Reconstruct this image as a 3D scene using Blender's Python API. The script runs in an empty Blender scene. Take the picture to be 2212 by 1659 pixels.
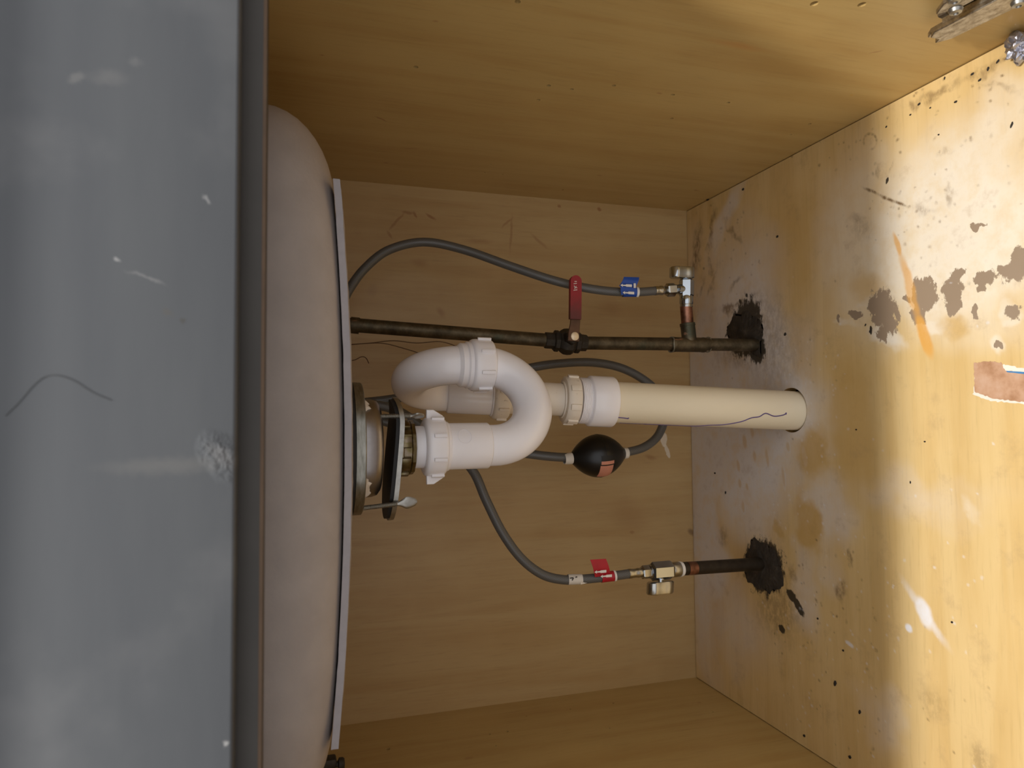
import bpy, bmesh, math, random
import numpy as np
from mathutils import Vector, Matrix, noise
random.seed(7)
S = bpy.context.scene
C = S.collection
PI = math.pi
# ---------------------------------------------------------------- camera, light, exposure
FPX = 1505.95
CAM = Vector((0, 0, .58847))
RM = Matrix(((-0.00865247, -0.9988938, 0.0462203), (-0.29636635, 0.04670697, 0.95393157), (-0.95503514, -0.00544427, -0.29644264)))
cd = bpy.data.cameras.new('camera'); cam = bpy.data.objects.new('camera', cd); C.objects.link(cam)
cd.sensor_width = 36; cd.sensor_fit = 'HORIZONTAL'; cd.lens = 36*FPX/2212; cd.clip_start = .01
rot = Matrix((RM.col[0], -RM.col[1], -RM.col[2])).transposed()
cam.matrix_world = Matrix.Translation(CAM) @ rot.to_4x4()
cd.dof.use_dof = True; cd.dof.focus_distance = .72; cd.dof.aperture_fstop = cd.lens/2.4
S.camera = cam
W = bpy.data.worlds.new('room_ambience'); S.world = W; W.use_nodes = True
W.node_tree.nodes['Background'].inputs[0].default_value = (.98, .98, 1, 1)
W.node_tree.nodes['Background'].inputs[1].default_value = 1.05
ld = bpy.data.lights.new('ceiling_downlight', 'AREA'); ld.shape = 'DISK'; ld.size = .17; ld.energy = 53; ld.color = (1, .95, .88)
lamp = bpy.data.objects.new('ceiling_downlight', ld); C.objects.link(lamp)
lamp.location = (-.22, -.29, 2.28)
S.view_settings.view_transform = 'Standard'; S.view_settings.look = 'None'; S.view_settings.gamma = 1
S.view_settings.use_curve_mapping = False; S.view_settings.exposure = 0

def ray(px, py): return RM @ Vector(((px-1106)/FPX, (py-829.5)/FPX, 1))
def at(px, py, Y): d = ray(px, py); return CAM + d*(Y/d.y)
def onfloor(px, py, z=0.): d = ray(px, py); return CAM + d*((z-CAM.z)/d.z)
def onx(px, py, X): d = ray(px, py); return CAM + d*(X/d.x)
XR, XL, YB, YF = .3218, -.4022, .9568, .373

# ---------------------------------------------------------------- node helpers
def srgb(r, g, b):
    f = lambda c: ((c/255+.055)/1.055)**2.4 if c/255 > .04045 else c/255/12.92
    return (f(r), f(g), f(b), 1)
class M:
    def __init__(s, name, rough=.5, metal=0, spec=.5):
        s.m = bpy.data.materials.new(name); s.m.use_nodes = True; s.t = s.m.node_tree
        s.b = s.t.nodes['Principled BSDF']; s.b.inputs['Roughness'].default_value = rough
        s.b.inputs['Metallic'].default_value = metal; s.b.inputs['Specular IOR Level'].default_value = spec
        s.tc = s.t.nodes.new('ShaderNodeTexCoord')
    def n(s, kind, **kw):
        nd = s.t.nodes.new('ShaderNode'+kind)
        for k, v in kw.items():
            if k.startswith('i_'):
                key = k[2:]; key = int(key) if key.isdigit() else key
                if hasattr(v, 'is_output'): s.t.links.new(v, nd.inputs[key])
                else: nd.inputs[key].default_value = v
            else: setattr(nd, k, v)
        return nd
    def noise(s, scale, vec=None, detail=4, rough=.55, stretch=(1, 1, 1), dist=0):
        v = vec or s.tc.outputs['Object']
        if stretch != (1, 1, 1):
            v = s.n('Mapping', i_Vector=v, i_Scale=stretch).outputs[0]
        return s.n('TexNoise', i_Vector=v, i_Scale=scale, i_Detail=detail, i_Roughness=rough, i_Distortion=dist)
    def ramp(s, v, stops):
        r = s.n('ValToRGB', i_0=v); e = r.color_ramp.elements
        while len(e) < len(stops): e.new(.5)
        for q, (p, c) in zip(e, stops): q.position = p; q.color = c if len(c) == 4 else (*c, 1)
        return r.outputs[0]
    def rng(s, v, a, b, c=0., d=1.):
        return s.n('MapRange', i_0=v, i_1=a, i_2=b, i_3=c, i_4=d, interpolation_type='SMOOTHSTEP').outputs[0]
    def math(s, op, a, b): return s.n('Math', operation=op, i_0=a, i_1=b).outputs[0]
    def mix(s, fac, a, b, mode='MIX'):
        x = s.n('Mix', data_type='RGBA', blend_type=mode)
        for i, v in ((0, fac), (6, a), (7, b)):
            if hasattr(v, 'is_output'): s.t.links.new(v, x.inputs[i])
            else: x.inputs[i].default_value = v
        return x.outputs[2]
    def col(s, c):
        if hasattr(c, 'is_output'): s.t.links.new(c, s.b.inputs['Base Color'])
        else: s.b.inputs['Base Color'].default_value = c
        return s
    def inp(s, name, c):
        if hasattr(c, 'is_output'): s.t.links.new(c, s.b.inputs[name])
        else: s.b.inputs[name].default_value = c
        return s
    def bump(s, h, strength=.3, dist=.001):
        nd = s.n('Bump', i_Strength=strength, i_Distance=dist, i_Height=h)
        s.t.links.new(nd.outputs[0], s.b.inputs['Normal']); return s
    jag = None
    def blob(s, vec, c, rx, ry, ang, soft):
        m = s.n('Mapping', vector_type='TEXTURE', i_Vector=vec, i_Location=(c[0], c[1], 0), i_Rotation=(0, 0, ang), i_Scale=(rx, ry, 1))
        ln = s.n('VectorMath', operation='LENGTH', i_0=m.outputs[0]).outputs['Value']
        if s.jag: ln = s.math('ADD', ln, s.math('MULTIPLY', s.math('SUBTRACT', s.jag[0], .5), s.jag[1]))
        return s.rng(ln, 1+soft, max(0, 1-soft))

def plain(name, rgb, rough=.5, metal=0, var=.12, scale=60, bump=0, spec=.5, bscale=None):
    m = M(name, rough, metal, spec); c = srgb(*rgb)
    nz = m.noise(scale, detail=5).outputs[0]
    lo = tuple(x*(1-var) for x in c[:3])+(1,); hi = tuple(min(1, x*(1+var)) for x in c[:3])+(1,)
    m.col(m.ramp(nz, [(.3, lo), (.7, hi)]))
    if bump: m.bump(m.noise(bscale or scale*4, detail=3).outputs[0], bump, .0006)
    return m

def wood(name, base, grain, coords, along, var=1., rough=.42):
    """maple-print laminate: 2-D coords (pair of axes), grain stretched along one of them"""
    m = M(name, rough)
    sx = m.n('SeparateXYZ', i_0=m.tc.outputs['Object'])
    a, b = [sx.outputs[k] for k in coords]
    v = m.n('CombineXYZ', i_0=a, i_1=b).outputs[0]
    st = (1, 14, 1) if along == 0 else (14, 1, 1)
    big = m.noise(5, v, 5, .6, tuple(x*.5 for x in st[:2])+(1,), .5).outputs[0]
    fine = m.noise(60, v, 4, .6, tuple(x*.35 for x in st[:2])+(1,)).outputs[0]
    cl = m.noise(9, v, 3, .5).outputs[0]
    c = m.mix(m.rng(big, .35, .7), srgb(*base), srgb(*grain))
    c = m.mix(m.math('MULTIPLY', m.rng(fine, .5, .75), .3), c, srgb(*[x*.86 for x in grain]))
    c = m.mix(m.math('MULTIPLY', m.rng(cl, .4, .7), .35), c, srgb(*[min(255, x*1.05) for x in base]))
    m.v = v
    m.bump(fine, .05, .0005)
    return m, c

# ---------------------------------------------------------------- mesh helpers
class G:
    """collects verts / faces / uvs in world coordinates"""
    def __init__(s): s.v = []; s.f = []; s.uv = {}
    def add(s, v, f, uv=None):
        o = len(s.v); s.v += [tuple(x) for x in v]
        for i, q in enumerate(f):
            if uv: s.uv[len(s.f)] = uv[i]
            s.f.append(tuple(k+o for k in q))
        return s
def basis(d, hint=None):
    d = Vector(d).normalized()
    h = Vector(hint) if hint else (Vector((1, 0, 0)) if abs(d.x) < .9 else Vector((0, 1, 0)))
    u = (h - d*h.dot(d)).normalized(); return u, d.cross(u), d
def lathe(prof, o=(0, 0, 0), d=(0, 0, 1), seg=40, hint=None, g=None, sq=(1, 1), closed=False):
    """prof: list of (radius, distance along d)"""
    g = g or G(); u, w, d = basis(d, hint); o = Vector(o); V = []; F = []
    for r, s in prof:
        for k in range(seg):
            a = 2*PI*k/seg; V.append(o + d*s + u*(r*sq[0]*math.cos(a)) + w*(r*sq[1]*math.sin(a)))
    n = len(prof)
    for i in range(n if closed else n-1):
        for k in range(seg):
            k2 = (k+1) % seg; j = (i+1) % n
            F.append((i*seg+k, i*seg+k2, j*seg+k2, j*seg+k))
    if not closed:
        if prof[0][0] > 1e-5: F.append(tuple(reversed(range(seg))))
        if prof[-1][0] > 1e-5: F.append(tuple(range((n-1)*seg, n*seg)))
    return g.add(V, F)
def cat(P, n=10):
    P = [Vector(p) for p in P]; Q = [2*P[0]-P[1]]+P+[2*P[-1]-P[-2]]; out = []
    for i in range(1, len(Q)-2):
        a, b, c, d = Q[i-1:i+3]
        for k in range(n):
            t = k/n; out.append(.5*((2*b)+(c-a)*t+(2*a-5*b+4*c-d)*t*t+(3*b-a-3*c+d)*t**3))
    return out+[P[-1]]
def sweep(P, r, seg=16, g=None, caps=True):
    g = g or G(); P = [Vector(p) for p in P]; n = len(P); V = []; F = []; U = []
    T = [(P[min(i+1, n-1)]-P[max(i-1, 0)]).normalized() for i in range(n)]
    u = basis(T[0])[0]; L = 0
    ls = []
    for i in range(n):
        if i: L += (P[i]-P[i-1]).length
        ls.append(L)
        u = (u - T[i]*u.dot(T[i])).normalized(); w = T[i].cross(u)
        rr = r(i/(n-1)) if callable(r) else r
        for k in range(seg):
            a = 2*PI*k/seg; V.append(P[i]+u*(rr*math.cos(a))+w*(rr*math.sin(a)))
    for i in range(n-1):
        for k in range(seg):
            k2 = (k+1) % seg
            F.append((i*seg+k, i*seg+k2, (i+1)*seg+k2, (i+1)*seg+k))
            U.append(((k/seg, ls[i]), ((k+1)/seg, ls[i]), ((k+1)/seg, ls[i+1]), (k/seg, ls[i+1])))
    if caps:
        F.append(tuple(reversed(range(seg)))); U.append(tuple((0, 0) for _ in range(seg)))
        F.append(tuple(range((n-1)*seg, n*seg))); U.append(tuple((0, 0) for _ in range(seg)))
    return g.add(V, F, U)
def box(c, size, u=(1, 0, 0), w=(0, 1, 0), bev=0, g=None, seg=2):
    g = g or G(); u = Vector(u).normalized(); w = Vector(w); w = (w-u*w.dot(u)).normalized(); d = u.cross(w)
    bm = bmesh.new(); bmesh.ops.create_cube(bm, size=1)
    for v in bm.verts: v.co = Vector((v.co.x*size[0], v.co.y*size[1], v.co.z*size[2]))
    if bev: bmesh.ops.bevel(bm, geom=bm.edges[:], offset=bev, segments=seg, affect='EDGES', profile=.5)
    c = Vector(c); bm.verts.index_update()
    g.add([c+u*v.co.x+w*v.co.y+d*v.co.z for v in bm.verts], [[v.index for v in f.verts] for f in bm.faces]); bm.free(); return g
def prism(poly, o, u, w, t, g=None):
    """polygon (2-D list) in plane (u,w) at o, thickness t along u x w, both ways half"""
    g = g or G(); u = Vector(u).normalized(); w = Vector(w); w = (w-u*w.dot(u)).normalized(); d = u.cross(w); o = Vector(o); n = len(poly)
    V = [o+u*a+w*b-d*t/2 for a, b in poly]+[o+u*a+w*b+d*t/2 for a, b in poly]
    F = [tuple(reversed(range(n))), tuple(range(n, 2*n))]+[(k, (k+1) % n, (k+1) % n+n, k+n) for k in range(n)]
    return g.add(V, F)
def obj(name, g, mat, parent=None, smooth=True, bevel=0, ang=40):
    me = bpy.data.meshes.new(name); me.from_pydata(g.v, [], g.f); me.update()
    if g.uv:
        uvl = me.uv_layers.new(name='UVMap')
        for p in me.polygons:
            if p.index in g.uv:
                for li, q in zip(p.loop_indices, g.uv[p.index]): uvl.data[li].uv = q
    bm = bmesh.new(); bm.from_mesh(me); bmesh.ops.recalc_face_normals(bm, faces=bm.faces[:]); bm.to_mesh(me); bm.free()
    o = bpy.data.objects.new(name, me); C.objects.link(o)
    if mat: me.materials.append(mat.m if isinstance(mat, M) else mat)
    if smooth:
        me.shade_smooth() if hasattr(me, 'shade_smooth') else None
        me.set_sharp_from_angle(angle=math.radians(ang))
    if bevel:
        b = o.modifiers.new('soft_edges', 'BEVEL'); b.width = bevel; b.segments = 2; b.limit_method = 'ANGLE'; b.angle_limit = math.radians(50)
    if parent:
        o.parent = parent
        if parent.type == 'EMPTY': o.location = -Vector(parent.location)
    return o
def tag(o, label, cat, group=None):
    o['label'] = label; o['category'] = cat
    if group: o['group'] = group
    return o
def thing(name, label, cat, loc, group=None):
    e = bpy.data.objects.new(name, None); e.empty_display_size = .02; e.location = loc; C.objects.link(e)
    return tag(e, label, cat, group)
def struct(o, label=None):
    o['kind'] = 'structure'
    if label: o['label'] = label
    return o
def cut(o, g):
    cu = obj('cutter', g, None, smooth=False)
    m = o.modifiers.new('holes', 'BOOLEAN'); m.operation = 'DIFFERENCE'; m.object = cu; m.solver = 'EXACT'
    dg = bpy.context.evaluated_depsgraph_get(); me = bpy.data.meshes.new_from_object(o.evaluated_get(dg))
    o.modifiers.clear(); o.data = me; bpy.data.objects.remove(cu, do_unlink=True)

# ---------------------------------------------------------------- surfaces of the cabinet
BASE, GRAIN = (190, 160, 101), (179, 145, 86)
def spots(m, c, vec, lst):
    """lst: (centre, rx, ry, angle, soft, colour, strength)"""
    for ce, rx, ry, an, so, colr, al in lst:
        c = m.mix(m.math('MULTIPLY', m.blob(vec, ce, rx, ry, an, so), al), c, srgb(*colr))
    return c
def warp(m, vec, scale, amp, detail=4):
    nz = m.noise(scale, vec, detail, .65)
    d = m.n('VectorMath', operation='SUBTRACT', i_0=nz.outputs['Color'], i_1=(.5, .5, .5)).outputs[0]
    d = m.n('VectorMath', operation='MULTIPLY', i_0=d, i_1=(amp, amp, 0)).outputs[0]
    return m.n('VectorMath', operation='ADD', i_0=vec, i_1=d).outputs[0]
# floor: worn, stained laminate. Stain outlines live as smooth fields on the mesh; colour, ragged edges and grain are nodes
PB = onfloor(1712, 887); HC = onfloor(1634, 745); HH = onfloor(1645, 1218)
FX0, FX1, FY0, FY1 = XL+.0011, XR-.0011, .354, YB-.0013
HX = .00125
nx_, ny_ = int((FX1-FX0)/HX), int((FY1-FY0)/HX)
gx = np.linspace(FX0, FX1, nx_+1); gy = np.linspace(FY0, FY1, ny_+1)
GX, GY = np.meshgrid(gx, gy)
def vnoise(x, y, seed):
    T_ = np.random.RandomState(seed).rand(256, 256); xi = np.floor(x).astype(int); yi = np.floor(y).astype(int); fx = x-xi; fy = y-yi
    fx = fx*fx*(3-2*fx); fy = fy*fy*(3-2*fy); q = lambda a, b: T_[a & 255, b & 255]
    return (q(xi, yi)*(1-fx)+q(xi+1, yi)*fx)*(1-fy)+(q(xi, yi+1)*(1-fx)+q(xi+1, yi+1)*fx)*fy
def fbm(x, y, sc, seed, oc=4):
    o = 0; a = .5
    for k in range(oc): o = o+a*(vnoise(x*sc*2**k+17.3*k, y*sc*2**k+5.1*k, seed+k)-.5); a *= .5
    return o
WARP = {0: (0, 0), 1: (fbm(GX, GY, 14, 1)*.10, fbm(GX, GY, 14, 11)*.10), 2: (fbm(GX, GY, 60, 21)*.022, fbm(GX, GY, 60, 31)*.022), 3: (fbm(GX, GY, 110, 41)*.012, fbm(GX, GY, 110, 51)*.012), 4: (fbm(GX, GY, 80, 61)*.004, fbm(GX, GY, 80, 71)*.004)}
CLS = ['pale', 'cream', 'yellow', 'smudge', 'peel', 'dark', 'orange', 'paint']
FLD = {c_: np.zeros_like(GX) for c_ in CLS}
def stain(cls, p0, p1, wpx, soft=.5, al=1., warp_=2, ragged=False):
    """streak between two points of the photograph laid out on the floor plane, with a width in photo pixels"""
    a, b = onfloor(*p0), onfloor(*p1); c = (a+b)/2; d = b-a; rx = max(d.length/2, .0012); ry = wpx/2/FPX*(c-CAM).length*1.15; an = math.atan2(d.y, d.x)
    R_ = max(rx, ry)*(2.2)+.03
    i0, i1 = np.searchsorted(gx, [c.x-R_, c.x+R_]); j0, j1 = np.searchsorted(gy, [c.y-R_, c.y+R_]); sl = (slice(j0, j1), slice(i0, i1))
    wx, wy = WARP[warp_]; X_ = GX[sl]-c.x; Y_ = GY[sl]-c.y
    if warp_: X_ = X_+wx[sl]; Y_ = Y_+wy[sl]
    ca, sa_ = math.cos(an), math.sin(an); dd = np.hypot((X_*ca+Y_*sa_)/rx, (-X_*sa_+Y_*ca)/ry)
    if ragged: m_ = np.clip(1.5-dd, 0, 1)*al
    else: t_ = np.clip((1+soft-dd)/(2*soft), 0, 1); m_ = t_*t_*(3-2*t_)*al
    FLD[cls][sl] = np.maximum(FLD[cls][sl], m_)
for q in [((1600, 560), (1625, 1150), 330, .4, .95), ((1510, 600), (1525, 1420), 120, .45, .9), ((1590, 500), (1560, 470), 150, .6, .6), ((1790, 1040), (1800, 1230), 120, .55, .6), ((1570, 1250), (1560, 1420), 190, .6, .45), ((1720, 1270), (1790, 1330), 110, .6, .5), ((1880, 1500), (1900, 1640), 60, .8, .35), ((1870, 1080), (2080, 1090), 60, .9, .3)]: stain('pale', *q, 1)
for q in [((2060, 300), (2060, 690), 330, .5, .9), ((1850, 360), (1850, 700), 150, .6, .55), ((2120, 240), (2200, 420), 120, .6, .7)]: stain('cream', *q, 1)
for q in [((1870, 705), (1950, 745), 34, .5, .95), ((1850, 665), (1930, 630), 24, .5, .8), ((1985, 700), (2060, 700), 26, .5, .8), ((2100, 640), (2180, 620), 26, .5, .7), ((2140, 746), (2172, 746), 34, .4, .8), ((2165, 660), (2205, 690), 42, .4, .7), ((1800, 695), (1860, 700), 20, .6, .6), ((2076, 1085), (2110, 1110), 16, .8, .5)]: stain('cream', *q, 2)
for q in [((1740, 1080), (1755, 1190), 66, .3, .95), ((1765, 925), (1750, 1030), 60, .4, .8), ((1830, 760), (1850, 1060), 90, .5, .8), ((1730, 420), (1700, 640), 150, .6, .5), ((1840, 600), (1900, 640), 50, .6, .6), ((2040, 690), (2090, 720), 30, .6, .7), ((1670, 1130), (1690, 1160), 22, .3, .7)]: stain('yellow', *q, 2)
for x, y, a, b in [(1607, 955, 11, 26), (1628, 985, 9, 22), (1592, 1005, 9, 24), (1596, 1045, 9, 18), (1612, 1052, 7, 14), (1603, 1095, 8, 24), (1622, 935, 9, 20), (1655, 990, 8, 34), (1700, 965, 10, 18), (1690, 1030, 8, 40), (1735, 985, 8, 30)]:
    stain('pale', (x, y-b*.8), (x+5, y+b*.8), a*1.7, .35, 1., 4); stain('yellow', (x, y-b*.55), (x+4, y+b*.55), a, .3, .55, 4)
for q in [((1510, 490), (1500, 590), 26, .5, .8), ((1545, 455), (1530, 540), 14, .5, .7), ((1570, 480), (1600, 520), 10, .6, .6), ((1527, 560), (1540, 600), 14, .5, .6), ((1545, 590), (1530, 640), 8, .6, .5), ((1575, 625), (1600, 600), 10, .6, .6), ((1520, 600), (1512, 640), 8, .6, .5), ((1600, 660), (1700, 800), 130, .6, .4), ((1640, 1290), (1720, 1330), 110, .6, .5),
          ((1836, 1175), (1832, 1228), 10, .4, .7), ((1824, 1258), (1814, 1296), 18, .5, .7), ((1980, 222), (2060, 185), 14, .6, .6), ((2075, 175), (2170, 125), 12, .6, .5), ((2120, 175), (2200, 190), 8, .6, .35), ((1965, 215), (1985, 232), 9, .5, .6), ((2090, 1640), (2150, 1650), 50, .7, .4), ((1990, 1500), (2040, 1540), 40, .8, .3),
          ((1700, 1225), (1715, 1250), 26, .8, .6), ((1578, 662), (1612, 655), 9, .5, .8), ((1566, 672), (1582, 664), 26, .4, .8), ((1560, 1175), (1570, 1140), 18, .8, .5), ((1545, 760), (1650, 800), 30, .9, .4)]: stain('smudge', *q, 2)
for a, b in (((1868, 407), (1905, 423)), ((1898, 420), (1935, 437)), ((1930, 434), (1960, 446))): stain('smudge', a, b, 4, .7, 1., 4)
for k in range(10):                                                   # faint ring left by a cup foot
    a = PI*.85+PI*1.5*k/9; b = a+PI*1.5/9; stain('smudge', (1880+15*math.cos(a), 306+17*math.sin(a)), (1880+15*math.cos(b), 306+17*math.sin(b)), 4, .6, .75 if k in (3, 4, 5, 6) else .4, 4)
for q in [((1888, 690), (1934, 655), 86), ((1903, 700), (1912, 742), 26), ((1870, 668), (1900, 655), 26), ((1968, 640), (2026, 636), 60), ((1975, 662), (1995, 696), 30), ((2036, 632), (2078, 635), 46), ((2050, 660), (2070, 672), 30), ((2104, 614), (2152, 594), 24), ((2112, 620), (2116, 634), 14), ((2158, 602), (2215, 563), 34), ((2180, 575), (2230, 568), 44),
          ((2181, 655), (2193, 690), 20), ((2148, 749), (2166, 746), 16), ((2092, 489), (2128, 486), 9), ((2107, 655), (2109, 682), 8), ((1812, 678), (1812, 698), 8), ((1832, 681), (1862, 680), 12), ((2050, 601), (2090, 586), 12), ((2102, 680), (2112, 678), 7), ((1966, 668), (1972, 676), 9), ((1952, 640), (1960, 650), 10)]: stain('peel', *q, ragged=True, warp_=3)
for q in [((1584, 686), (1638, 732), 108, 1), ((1620, 735), (1648, 776), 48, 1), ((1630, 1168), (1668, 1280), 108, 1), ((1700, 1276), (1720, 1298), 17, 1), ((1715, 1290), (1736, 1332), 15, 1), ((1680, 1352), (1697, 1368), 14, .85), ((1914, 398), (1918, 382), 7, .9), ((1612, 640), (1616, 636), 10, .8), ((1596, 655), (1600, 650), 10, .8), ((1880, 703), (1882, 722), 6, .9), ((1576, 705), (1580, 712), 40, .95)]: stain('dark', q[0], q[1], q[2], al=q[3], ragged=True, warp_=4)
for q in [((1930, 506), (1948, 556), 9, .35, .8), ((1946, 550), (1985, 695), 16, .35, .7), ((1980, 680), (2013, 772), 22, .25, .9)]: stain('orange', *q, 4)
for q in [((1983, 1292), (2010, 1356), 26, .35, 1), ((1960, 1268), (2036, 1382), 13, .7, .7), ((1956, 1355), (1971, 1358), 13, .3, 1), ((1825, 1385), (1843, 1398), 6, .3, .8)]: stain('paint', *q, 4)
rs = np.random.RandomState(4)
def speck(cls, cx_, cy_, sx_, sy_, n_, lo, hi, al):
    for _ in range(n_):
        x, y = cx_+rs.randn()*sx_, cy_+rs.randn()*sy_
        if 1500 < x < 2240 and 40 < y < 1680:
            w_ = rs.uniform(lo, hi); l_ = w_*rs.uniform(.3, 1.4); t_ = rs.uniform(0, PI); stain(cls, (x-l_*math.cos(t_), y-l_*math.sin(t_)), (x+l_*math.cos(t_), y+l_*math.sin(t_)), w_*2, .6, al*rs.uniform(.5, 1), 4)
speck('smudge', 1760, 1330, 60, 70, 50, 1, 3, .9); speck('smudge', 1960, 440, 70, 60, 40, 1, 3, .7); speck('smudge', 1560, 540, 40, 60, 30, 1, 3, .7); speck('smudge', 2080, 190, 60, 60, 26, 1, 2.6, .9)
speck('smudge', 1850, 300, 50, 50, 26, 1, 3, .7); speck('smudge', 1900, 1560, 140, 90, 30, 1, 2.4, .7); speck('smudge', 2080, 480, 70, 110, 20, 1, 3, .5); speck('smudge', 1680, 760, 60, 60, 20, 1, 2.6, .6)
for q in [((1838, 472), (1866, 478), 16, .8, .4), ((1850, 492), (1884, 502), 22, .9, .35), ((1975, 448), (2012, 456), 12, .9, .5), ((2046, 402), (2056, 440), 8, .8, .5), ((1896, 380), (1900, 350), 6, .8, .45), ((1922, 372), (1926, 352), 4, .7, .5), ((2030, 330), (2060, 322), 7, .9, .3)]: stain('smudge', *q, 3)
speck('paint', 1780, 1420, 90, 120, 70, 1.2, 2.4, .5); speck('paint', 1760, 980, 60, 160, 60, 1.2, 2.4, .45); speck('paint', 2050, 1200, 120, 260, 40, 1.2, 2.6, .5); speck('paint', 1700, 780, 60, 60, 20, 1.2, 2.4, .4)
fm, fc = wood('stained_maple_laminate', (226, 196, 138), (216, 182, 120), (0, 1), 0, rough=.38)
v = fm.v
def fld(c_): return fm.n('Attribute', attribute_name=c_).outputs['Fac']
mot = fm.noise(30, v, 7, .7).outputs[0]; fin = fm.noise(95, fm.n('Mapping', i_Vector=v, i_Scale=(.8, 1.3, 1)).outputs[0], 9, .74).outputs[0]
def soft_(c_, col_, base_c, k=.6): return fm.mix(fm.math('MULTIPLY', fld(c_), fm.rng(mot, .25, .6, 1-k, 1.)), base_c, srgb(*col_))
def ragg(c_, col_, base_c, k, w=.05, al=1.): return fm.mix(fm.math('MULTIPLY', fm.rng(fm.math('ADD', fld(c_), fm.math('MULTIPLY', fm.math('SUBTRACT', fin, .5), k)), .5-w, .5+w), al), base_c, srgb(*col_))
fc = soft_('pale', (230, 225, 222), fc, .5); fc = soft_('cream', (242, 233, 216), fc, .45); fc = soft_('yellow', (210, 172, 104), fc, .3)
fc = fm.mix(fm.math('MULTIPLY', fm.rng(mot, .52, .74), .35), fc, srgb(176, 146, 104))
fc = fm.mix(fm.math('MULTIPLY', fld('smudge'), fm.rng(fin, .36, .6, .15, 1.)), fc, srgb(120, 92, 58))
fc = ragg('peel', (158, 138, 116), fc, 2.4, .08); fc = ragg('dark', (48, 42, 34), fc, 1.6, .12, .96)
fc = soft_('orange', (228, 168, 78), fc, .35); fc = soft_('paint', (240, 240, 244), fc, .3)
fm.col(fc); fm.inp('Roughness', fm.rng(mot, .3, .7, .36, .6)); fm.bump(fin, .07, .0006)
# mesh: fine grid on top with the three pipe holes, walls of the holes, sides and underside
holes = [(PB.x+.0006, PB.y+.0022, .0278), (HC.x, HC.y, .0100), (HH.x, HH.y, .0100)]
VX, VY = GX.copy(), GY.copy(); cxm = (GX[:-1, :-1]+GX[1:, 1:])/2; cym = (GY[:-1, :-1]+GY[1:, 1:])/2; keep = np.ones(cxm.shape, bool)
for hx, hy, hr in holes:
    dd = np.hypot(GX-hx, GY-hy); near = np.abs(dd-hr) < HX*.75; sc = np.where(near, hr/np.maximum(dd, 1e-9), 1.)
    VX = np.where(near, hx+(GX-hx)*sc, VX); VY = np.where(near, hy+(GY-hy)*sc, VY); keep &= np.hypot(cxm-hx, cym-hy) > hr
nv = GX.size; ids = np.arange(nv).reshape(GX.shape)
quads = np.stack([ids[:-1, :-1], ids[:-1, 1:], ids[1:, 1:], ids[1:, :-1]], -1)[keep]
gfl = G(); gfl.v = np.stack([VX.ravel(), VY.ravel(), np.zeros(nv)], -1).tolist(); gfl.f = [tuple(q) for q in quads.tolist()]
for hx, hy, hr in holes:
    lathe([(hr, -.018), (hr, 0.)], (hx, hy, 0), seg=48, g=gfl); gfl.f.pop(); gfl.f.pop()
b0 = len(gfl.v); gfl.v += [(x, y, z) for z in (-.018, 0.) for x, y in ((FX0, FY0), (FX1, FY0), (FX1, FY1), (FX0, FY1))]
gfl.f += [(b0+k, b0+(k+1) % 4, b0+4+(k+1) % 4, b0+4+k) for k in range(4)]
me = bpy.data.meshes.new('floor'); me.from_pydata(gfl.v, [], gfl.f); me.update(); me.materials.append(fm.m)
for c_ in CLS:
    at_ = me.attributes.new(c_, 'FLOAT', 'POINT'); arr = np.zeros(len(gfl.v), np.float32); arr[:nv] = FLD[c_].ravel(); at_.data.foreach_set('value', arr)
floor = bpy.data.objects.new('floor', me); C.objects.link(floor); struct(floor, 'stained yellow maple laminate floor of the cabinet')

def wallmat(name, lst=(), base=BASE, grain=GRAIN):
    return wood(name, base, grain, (0, 2) if name.startswith('back') else (1, 2), 1)
def wall(name, g, mat, c, lst, holes=None):
    m, col = mat
    vv = warp(m, m.v, 70, .006)
    m.col(spots(m, col, vv, lst)); o = struct(obj(name, g, m, smooth=False))
    if holes: cut(o, holes)
    return o
T = .016
def ws(p0, p1, wpx, soft, colr, al, X=None):
    a = onx(*p0, X) if X is not None else at(*p0, YB); b = onx(*p1, X) if X is not None else at(*p1, YB)
    k = 1 if X is not None else 0
    a2 = (a[k], a.z); b2 = (b[k], b.z); dx, dy = b2[0]-a2[0], b2[1]-a2[1]
    return ((a2[0]+b2[0])/2, (a2[1]+b2[1])/2), max(math.hypot(dx, dy)/2, .001), wpx/2/FPX*((a+b)/2-CAM).length, math.atan2(dy, dx), soft, colr, al
BR = (150, 104, 60)
hg = G()
for x, y, d in [(1118, 4, 5), (898, 145, 5), (1185, 185, 4.6), (1235, 193, 4), (1163, 216, 4.2), (1326, 185, 4.2), (1453, 205, 4.4), (1451, 256, 4), (1573, 222, 4.2), (1749, 268, 4), (1708, 291, 3.4),
                (1060, 355, 3.2), (1047, 373, 3.2), (1085, 377, 3.2), (1216, 410, 3), (1759, 8, 6.6), (1862, 10, 6.6)]:
    p = onx(x, y, XR); lathe([(d/2000, -.011), (d/2000, .01)], p, (-1, 0, 0), 12, g=hg)
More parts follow.
